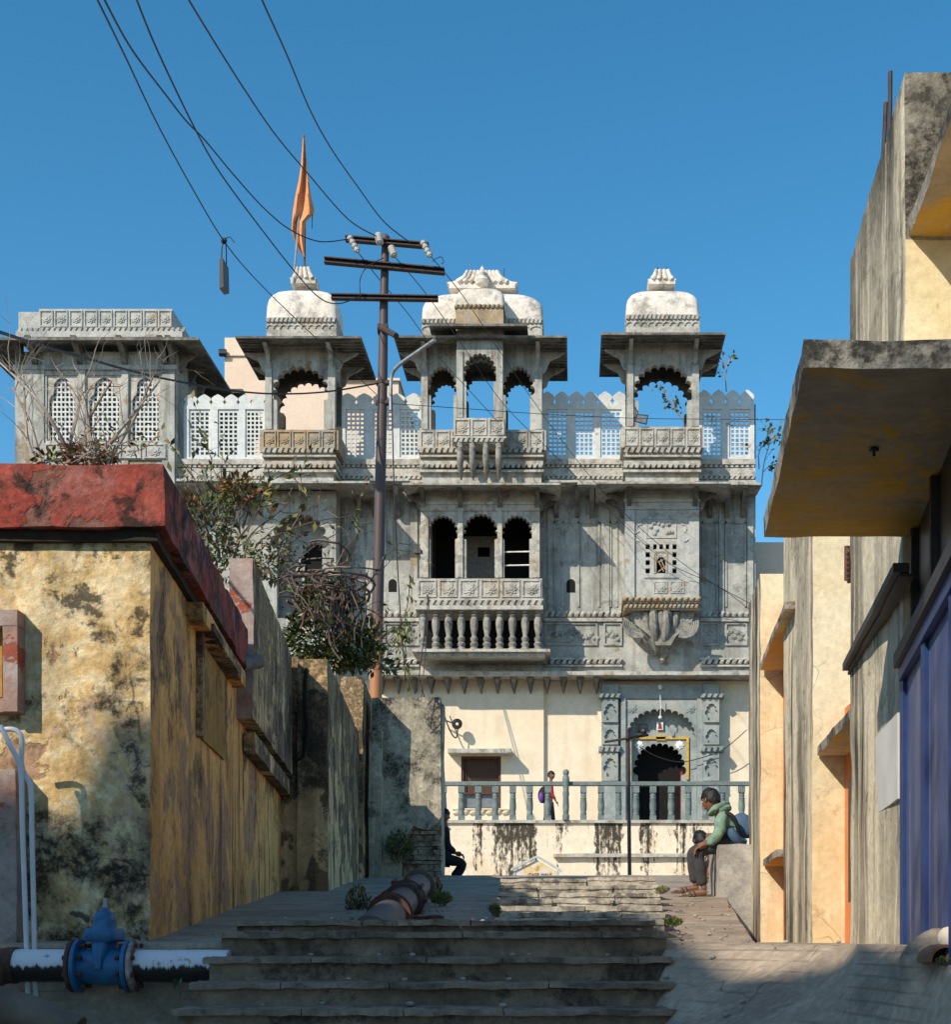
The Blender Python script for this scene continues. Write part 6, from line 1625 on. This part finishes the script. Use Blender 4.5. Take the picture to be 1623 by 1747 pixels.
tr = [[(q(1250, 1437), .11), (q(1240, 1440, -.1), .088), (q(1212, 1446, -.13), .08), (q(1190, 1453, -.14), .068), (q(1194, 1475, -.14), .066), (q(1198, 1502, -.14), .062), (q(1199, 1512, -.14), .062)],
      [(q(1250, 1437), .11), (q(1240, 1440, .1), .088), (q(1205, 1446, .1), .08), (q(1181, 1452, .1), .068), (q(1183, 1475, .1), .064), (q(1186, 1498, .1), .06), (q(1187, 1507, .1), .06)]]
add_mesh(m, skin_mesh(tr))
for v in m.bm.verts: v.co += noise.noise_vector(Vector((v.co.x * 6, v.co.y * 6, v.co.z * 14))) * .008
part('trousers', m, 'trouser_grey', man)
for (hx_, hy_, o) in ((1203, 1521, -.14), (1189, 1514, .1)):
    a = q(hx_, hy_, o); m = MB()
    sole = [(.06, 0), (.05, .04), (-.08, .04), (-.16, .05), (-.24, .035), (-.26, 0), (-.24, -.035), (-.16, -.05), (-.08, -.04), (.05, -.04)]
    vs0 = [m.bm.verts.new(a + Vector((u, v, -.062))) for u, v in sole]; vs1 = [m.bm.verts.new(a + Vector((u, v, -.042))) for u, v in sole]
    m.face(vs0[::-1]); m.face(vs1)
    for k in range(10): m.face([vs0[k], vs0[(k + 1) % 10], vs1[(k + 1) % 10], vs1[k]])
    for u in (-.15, -.11): m.tube([a + Vector((u, -.052, -.05)), a + Vector((u - .005, -.03, .006 + u * .1)), a + Vector((u, .03, .006 + u * .1)), a + Vector((u, .052, -.05))], .014, 6)
    part('sandal', m, 'sandal_brown', man)
# his backpack
bp = thing('backpack', 'faded blue backpack hanging on the back of the hooded man', 'backpack', q(1270, 1440, 0))
m = MB(); add_mesh(m, skin_mesh([[(q(1255, 1389, .02), .05), (q(1264, 1400, .02), (.09, .13)), (q(1270, 1418, .0), (.10, .16)), (q(1270, 1432, .0), (.08, .15))]])); pk_ = part('bag_body', m, 'bag_blue', bp)
m = MB(); m.tube(smooth_path([q(1239, 1386, -.16), q(1250, 1392, -.19), q(1257, 1404, -.18), q(1262, 1420, -.14), q(1270, 1428, -.1)], 4), .022, 8); m.tube(smooth_path([q(1248, 1415, -.17), q(1258, 1424, -.17), q(1268, 1432, -.14)], 4), .018, 8); part('strap', m, 'bag_dark', bp)
m = MB(); m.tube(smooth_path([q(1247, 1414, -.19), q(1251, 1424, -.2), q(1260, 1434, -.18), q(1272, 1436, -.12)], 4), [.03, .04, .045, .05, .05, .05, .05, .045, .045, .04, .04, .03, .03], 8); part('side_pocket', m, 'bag_blue', bp)

# ---- second person bending forward behind him
e0 = 15.0
q2 = lambda px, py, o=0: P(px, py, e0 + o)
p2 = thing('person', 'dark haired person bending low behind the hooded man, hand near the ground', 'person', q2(1207, 1505))
c2, h2, f2 = q2(1196, 1434), .215, (-.35, .75, -.55)
m = MB()
add_mesh(m, skin_mesh([[(q2(1252, 1448), .10), (q2(1238, 1432), .095), (q2(1216, 1428), .10), (q2(1206, 1430), .05), (q2(1198, 1433), .05)],
    [(q2(1216, 1428), .10), (q2(1214, 1436, -.16), .05), (q2(1215, 1462, -.18), .036), (q2(1213, 1478, -.17), .028)],
    [(q2(1216, 1428), .10), (q2(1214, 1436, .16), .05), (q2(1212, 1462, .2), .036), (q2(1208, 1482, .14), .028)],
    [(q2(1252, 1448), .10), (q2(1214, 1458, -.1), .06), (q2(1210, 1480, -.1), .045), (q2(1209, 1499, -.1), .032)],
    [(q2(1252, 1448), .10), (q2(1214, 1458, .1), .06), (q2(1210, 1480, .1), .045), (q2(1209, 1499, .1), .032)]]))
fr2 = add_head(m, c2, h2, f2); add_hand(m, q2(1213, 1478, -.17), (-.1, 0, -1), (0, 1, 0), .16, .4, (-1, 0, 0)); add_hand(m, q2(1208, 1482, .14), (-.1, 0, -1), (0, 1, 0), .16, .4, (-1, 0, 0))
part('body', m, 'skin_brown', p2); face_bits(c2, h2, fr2, p2); hair(c2, h2, f2, p2, -.42)
m = MB(); add_mesh(m, skin_mesh([[(q2(1252, 1447), .12), (q2(1238, 1432), .12), (q2(1214, 1428), .115)], [(q2(1214, 1428), .115), (q2(1214, 1436, -.16), .065), (q2(1215, 1462, -.18), .052), (q2(1213, 1476, -.17), .042)], [(q2(1214, 1428), .115), (q2(1214, 1436, .16), .065), (q2(1212, 1462, .2), .05), (q2(1208, 1480, .14), .04)]])); part('jacket', m, 'maroon_cloth', p2)
m = MB(); m.tube([q2(1209, 1459, -.15), q2(1217, 1462, -.15)], .06, 8); part('shirt', m, 'shirt_white', p2)
m = MB(); add_mesh(m, skin_mesh([[(q2(1252, 1449), .12), (q2(1216, 1462, -.1), .075), (q2(1210, 1482, -.1), .06), (q2(1209, 1494, -.1), .05)], [(q2(1252, 1449), .12), (q2(1216, 1462, .1), .075), (q2(1210, 1482, .1), .06), (q2(1209, 1494, .1), .05)]])); part('trousers', m, 'navy_cloth', p2)
for o in (-.1, .1):
    m = MB(); add_mesh(m, skin_mesh([[(q2(1211, 1500, o), .04), (q2(1204, 1502, o), .042), (q2(1197, 1504, o), .032)]], 1)); part('shoe', m, 'shirt_white', p2)

# ---- boy walking on the terrace
g0 = 35.4
q3 = lambda px, py, o=0: P(px, py, g0 + o)
zf = Z(1404, 34.5)                                                # terrace floor
boy = thing('person', 'boy in a red sweater and grey trousers walking on the terrace with a backpack', 'person', (X(938, g0), g0, zf))
def f3(px, o=0): v = q3(px, 1400, o); v.z = zf + .07; return v
c3, h3, fd3 = q3(941, 1323), .225, (.80, -.60, 0)
m = MB()
add_mesh(m, skin_mesh([[(q3(938, 1367), .085), (q3(938, 1356), .08), (q3(939, 1345), .09), (q3(940, 1336), .045), (q3(940.5, 1328), .045)],
    [(q3(939, 1345), .09), (q3(941, 1345, -.13), .042), (q3(943, 1357, -.16), .033), (q3(949, 1367, -.17), .024)],
    [(q3(939, 1345), .09), (q3(938, 1345, .13), .042), (q3(934, 1357, .16), .033), (q3(936, 1368, .14), .024)],
    [(q3(938, 1367), .085), (q3(940, 1372, -.07), .065), (q3(943, 1388, -.08), .045), (f3(945, -.08), .032)],
    [(q3(938, 1367), .085), (q3(937, 1372, .07), .065), (q3(934, 1388, .08), .045), (f3(928, .08), .032)]]))
fr3 = add_head(m, c3, h3, fd3); add_hand(m, q3(949, 1367, -.17), (.7, 0, -1), (0, 1, 0), .14, .4); add_hand(m, q3(936, 1368, .14), (.3, 0, -1), (0, 1, 0), .14, .4)
part('body', m, 'skin_brown', boy); face_bits(c3, h3, fr3, boy); hair(c3, h3, fd3, boy, -.05)
m = MB(); add_mesh(m, skin_mesh([[(q3(938, 1368), .10), (q3(938, 1356), .105), (q3(939, 1345), .105), (q3(940, 1338), .06)], [(q3(939, 1345), .105), (q3(941, 1345, -.13), .058), (q3(943, 1357, -.16), .046), (q3(948, 1364, -.17), .036)], [(q3(939, 1345), .105), (q3(938, 1345, .13), .058), (q3(934, 1357, .16), .046), (q3(936, 1366, .14), .036)]])); part('sweater', m, 'sweater_red', boy)
def f4(px, o=0): v = q3(px, 1398, o); v.z = zf + .1; return v
m = MB(); add_mesh(m, skin_mesh([[(q3(938, 1367), .098), (q3(940, 1372, -.07), .082), (q3(943, 1388, -.08), .062), (f4(945, -.08), .05)], [(q3(938, 1367), .098), (q3(937, 1372, .07), .082), (q3(934, 1388, .08), .062), (f4(929, .08), .05)]])); part('trousers', m, 'trouser_grey', boy)
for px, o in ((945, -.08), (928, .08)):
    a = f3(px, o); m = MB(); add_mesh(m, skin_mesh([[(a + Vector((-.03, 0, -.03)), .04), (a + Vector((.07, 0, -.035)), .04), (a + Vector((.14, 0, -.045)), .028)]], 1)); part('shoe', m, 'bag_dark', boy)
bk = thing('backpack', 'purple and black backpack on the boy in red on the terrace', 'backpack', q3(926, 1372))
m = MB(); add_mesh(m, skin_mesh([[(q3(930, 1341), .06), (q3(927, 1350), (.10, .14)), (q3(927, 1362), (.11, .16)), (q3(929, 1371), .08)]])); part('bag_body', m, 'bag_dark', bk)
m = MB(); m.ball(q3(924, 1361, -.10), .115, 12, 8, (.62, .6, 1.2)); part('front_pocket', m, 'bag_purple', bk)
m = MB(); m.tube(smooth_path([q3(932, 1340, -.1), q3(939, 1342, -.13), q3(941, 1352, -.13), q3(934, 1362, -.12)], 4), .022, 6); part('strap', m, 'bag_dark', bk)

# ---- person in dark clothes sitting behind the gatepost
s0 = 23.85
q5 = lambda px, py, o=0: P(px + 8, py, s0 + o)
sit = thing('person', 'person in dark clothes sitting half hidden behind the mouldy gatepost, knee showing', 'person', q5(768, 1508))
c5, h5, f5 = q5(750, 1391), .23, (.95, -.2, -.25)
m = MB()
add_mesh(m, skin_mesh([[(q5(742, 1463), .11), (q5(745, 1440), .10), (q5(751, 1420), .11), (q5(751, 1406), .05), (q5(751, 1398), .05)],
    [(q5(751, 1420), .11), (q5(752, 1421, -.18), .05), (q5(756, 1444, -.2), .04), (q5(770, 1455, -.15), .03)], [(q5(751, 1420), .11), (q5(752, 1421, .18), .05), (q5(756, 1444, .2), .04), (q5(770, 1457, .12), .03)],
    [(q5(742, 1463), .11), (q5(752, 1465, -.1), .08), (q5(786, 1473, -.1), .06), (q5(778, 1486, -.1), .05), (q5(768, 1500, -.1), .035)], [(q5(742, 1463), .11), (q5(752, 1465, .1), .08), (q5(784, 1471, .1), .06), (q5(774, 1486, .1), .05), (q5(762, 1499, .1), .035)]]))
fr5 = add_head(m, c5, h5, f5); add_hand(m, q5(770, 1455, -.15), (1, 0, -.2), (0, 1, 0), .17, .4); add_hand(m, q5(770, 1457, .12), (1, 0, -.2), (0, 1, 0), .17, .4)
part('body', m, 'skin_brown', sit); face_bits(c5, h5, fr5, sit); hair(c5, h5, f5, sit, -.1)
m = MB(); add_mesh(m, skin_mesh([[(q5(742, 1463), .15), (q5(746, 1440), .15), (q5(751, 1420), .14), (q5(752, 1409), .07)], [(q5(751, 1420), .14), (q5(752, 1421, -.18), .075), (q5(756, 1444, -.2), .065), (q5(769, 1454, -.15), .05)], [(q5(751, 1420), .14), (q5(752, 1421, .18), .075), (q5(756, 1444, .2), .065), (q5(769, 1456, .12), .05)]])); part('jacket', m, 'navy_cloth', sit)
m = MB(); add_mesh(m, skin_mesh([[(q5(742, 1463), .14), (q5(754, 1466, -.1), .11), (q5(785, 1473, -.1), .085), (q5(778, 1486, -.1), .075), (q5(769, 1498, -.1), .06)], [(q5(742, 1463), .14), (q5(754, 1466, .1), .11), (q5(783, 1471, .1), .085), (q5(774, 1486, .1), .075), (q5(764, 1496, .1), .06)]])); part('trousers', m, 'navy_cloth', sit)
for px, py, o in ((766, 1503, -.1), (760, 1502, .1)):
    m = MB(); add_mesh(m, skin_mesh([[(q5(px - 2, py, o), .05), (q5(px + 6, py + 2, o), .05), (q5(px + 13, py + 4, o), .035)]], 1)); part('shoe', m, 'bag_dark', sit)
m = MB(); m.tube([q5(757, 1413, -.05), q5(760, 1415, 0)], .02, 6); part('collar', m, 'shirt_white', sit)
m = MB(); m.box(X(705, s0), X(755, s0), s0 - .35, s0 + .35, .8, Z(1476, s0), L=.15, amp=.01); m.build('stone_seat', 'bench_concrete', label='low stone block behind the gatepost carrying the seated dark figure', category='seat')
# ================================================================== houses behind the viewer (they throw the foreground shade)
SUN = Vector((.85, 1.0, -.95))
sh_h = thing('street_house', 'plain plastered street house standing behind the viewpoint', 'house', (-15, -4.5, -2))
m = MB()
m.prism([(-26, -2), (-26, 10.9), (-12, 10.75), (-11.75, 10.72), (-11.55, 11.3), (-9.35, 11.1), (-9.2, 10.35), (-8.64, 9.9), (-7.48, 8.86), (-6.57, 8.32), (-6.0, 8.0), (-6.0, -2)], -6, -3)
part('wall', m, 'cream_wall', sh_h)
random.seed(77)
tr_ = thing('street_tree', 'leafy street tree behind the viewpoint', 'tree', (-4.6, -3, -2))
m = MB(); m.tube([(-4.6, -3, -2), (-4.5, -3, 3), (-4.7, -3.1, 6)], [.22, .18, .1], 10)
for _ in range(9): branch(m, (-4.6, -3, random.uniform(3.5, 6)), Vector((random.uniform(-1, 1), random.uniform(-.6, .6), 1)), random.uniform(1.5, 2.6), .06, 1, 0, .2, None, 6, 5, 3)
part('trunk', m, 'twig', tr_)
m = MB()
for _ in range(20):
    clump(m, [1, .6, .1, 0], (random.gauss(-5.2, .5), random.gauss(-3, .7), random.gauss(7.6, .5)), (.18, .4, .5), 24, .18)
part('crown', m, LM, tr_)

# ================================================================== light, sky, camera
w = bpy.data.worlds.new('World'); sc.world = w; w.use_nodes = True
nt = w.node_tree; nt.nodes.clear()
out = nt.nodes.new('ShaderNodeOutputWorld'); bg = nt.nodes.new('ShaderNodeBackground'); sky = nt.nodes.new('ShaderNodeTexSky')
sky.sky_type = 'NISHITA'; sky.sun_disc = False
el = math.atan2(.95, math.hypot(.85, 1.0))
sky.sun_elevation = el; sky.sun_rotation = math.atan2(-.85, -1.0) % (2 * math.pi)
sky.altitude = 600; sky.air_density = 1.0; sky.dust_density = .5; sky.ozone_density = 2.0
hs = nt.nodes.new('ShaderNodeHueSaturation'); hs.inputs['Saturation'].default_value = 1.32; hs.inputs['Hue'].default_value = .486; hs.inputs['Value'].default_value = 1.18
nt.links.new(sky.outputs[0], hs.inputs['Color']); nt.links.new(hs.outputs[0], bg.inputs['Color'])
bg.inputs['Strength'].default_value = .15
nt.links.new(bg.outputs[0], out.inputs[0])
sl = bpy.data.lights.new('sun', 'SUN'); sl.energy = 5.0; sl.angle = R(.53); sl.color = (1, .885, .72)
so = bpy.data.objects.new('sun', sl); col.objects.link(so); so.location = (-30, -35, 40); so.rotation_euler = SUN.to_track_quat('-Z', 'Y').to_euler()
cd = bpy.data.cameras.new('camera'); cam = bpy.data.objects.new('camera', cd); col.objects.link(cam); sc.camera = cam
cam.location = (0, 0, 0); cam.rotation_euler = (math.pi / 2, 0, 0)
cd.sensor_fit = 'AUTO'; cd.sensor_width = 36; cd.lens = F / 1747 * 36
cd.shift_x = (811.5 - CX) / 1747; cd.shift_y = (CY - 873.5) / 1747
cd.clip_start = .05; cd.clip_end = 6000
sc.view_settings.view_transform = 'Standard'; sc.view_settings.look = 'None'; sc.view_settings.exposure = 0; sc.view_settings.gamma = 1
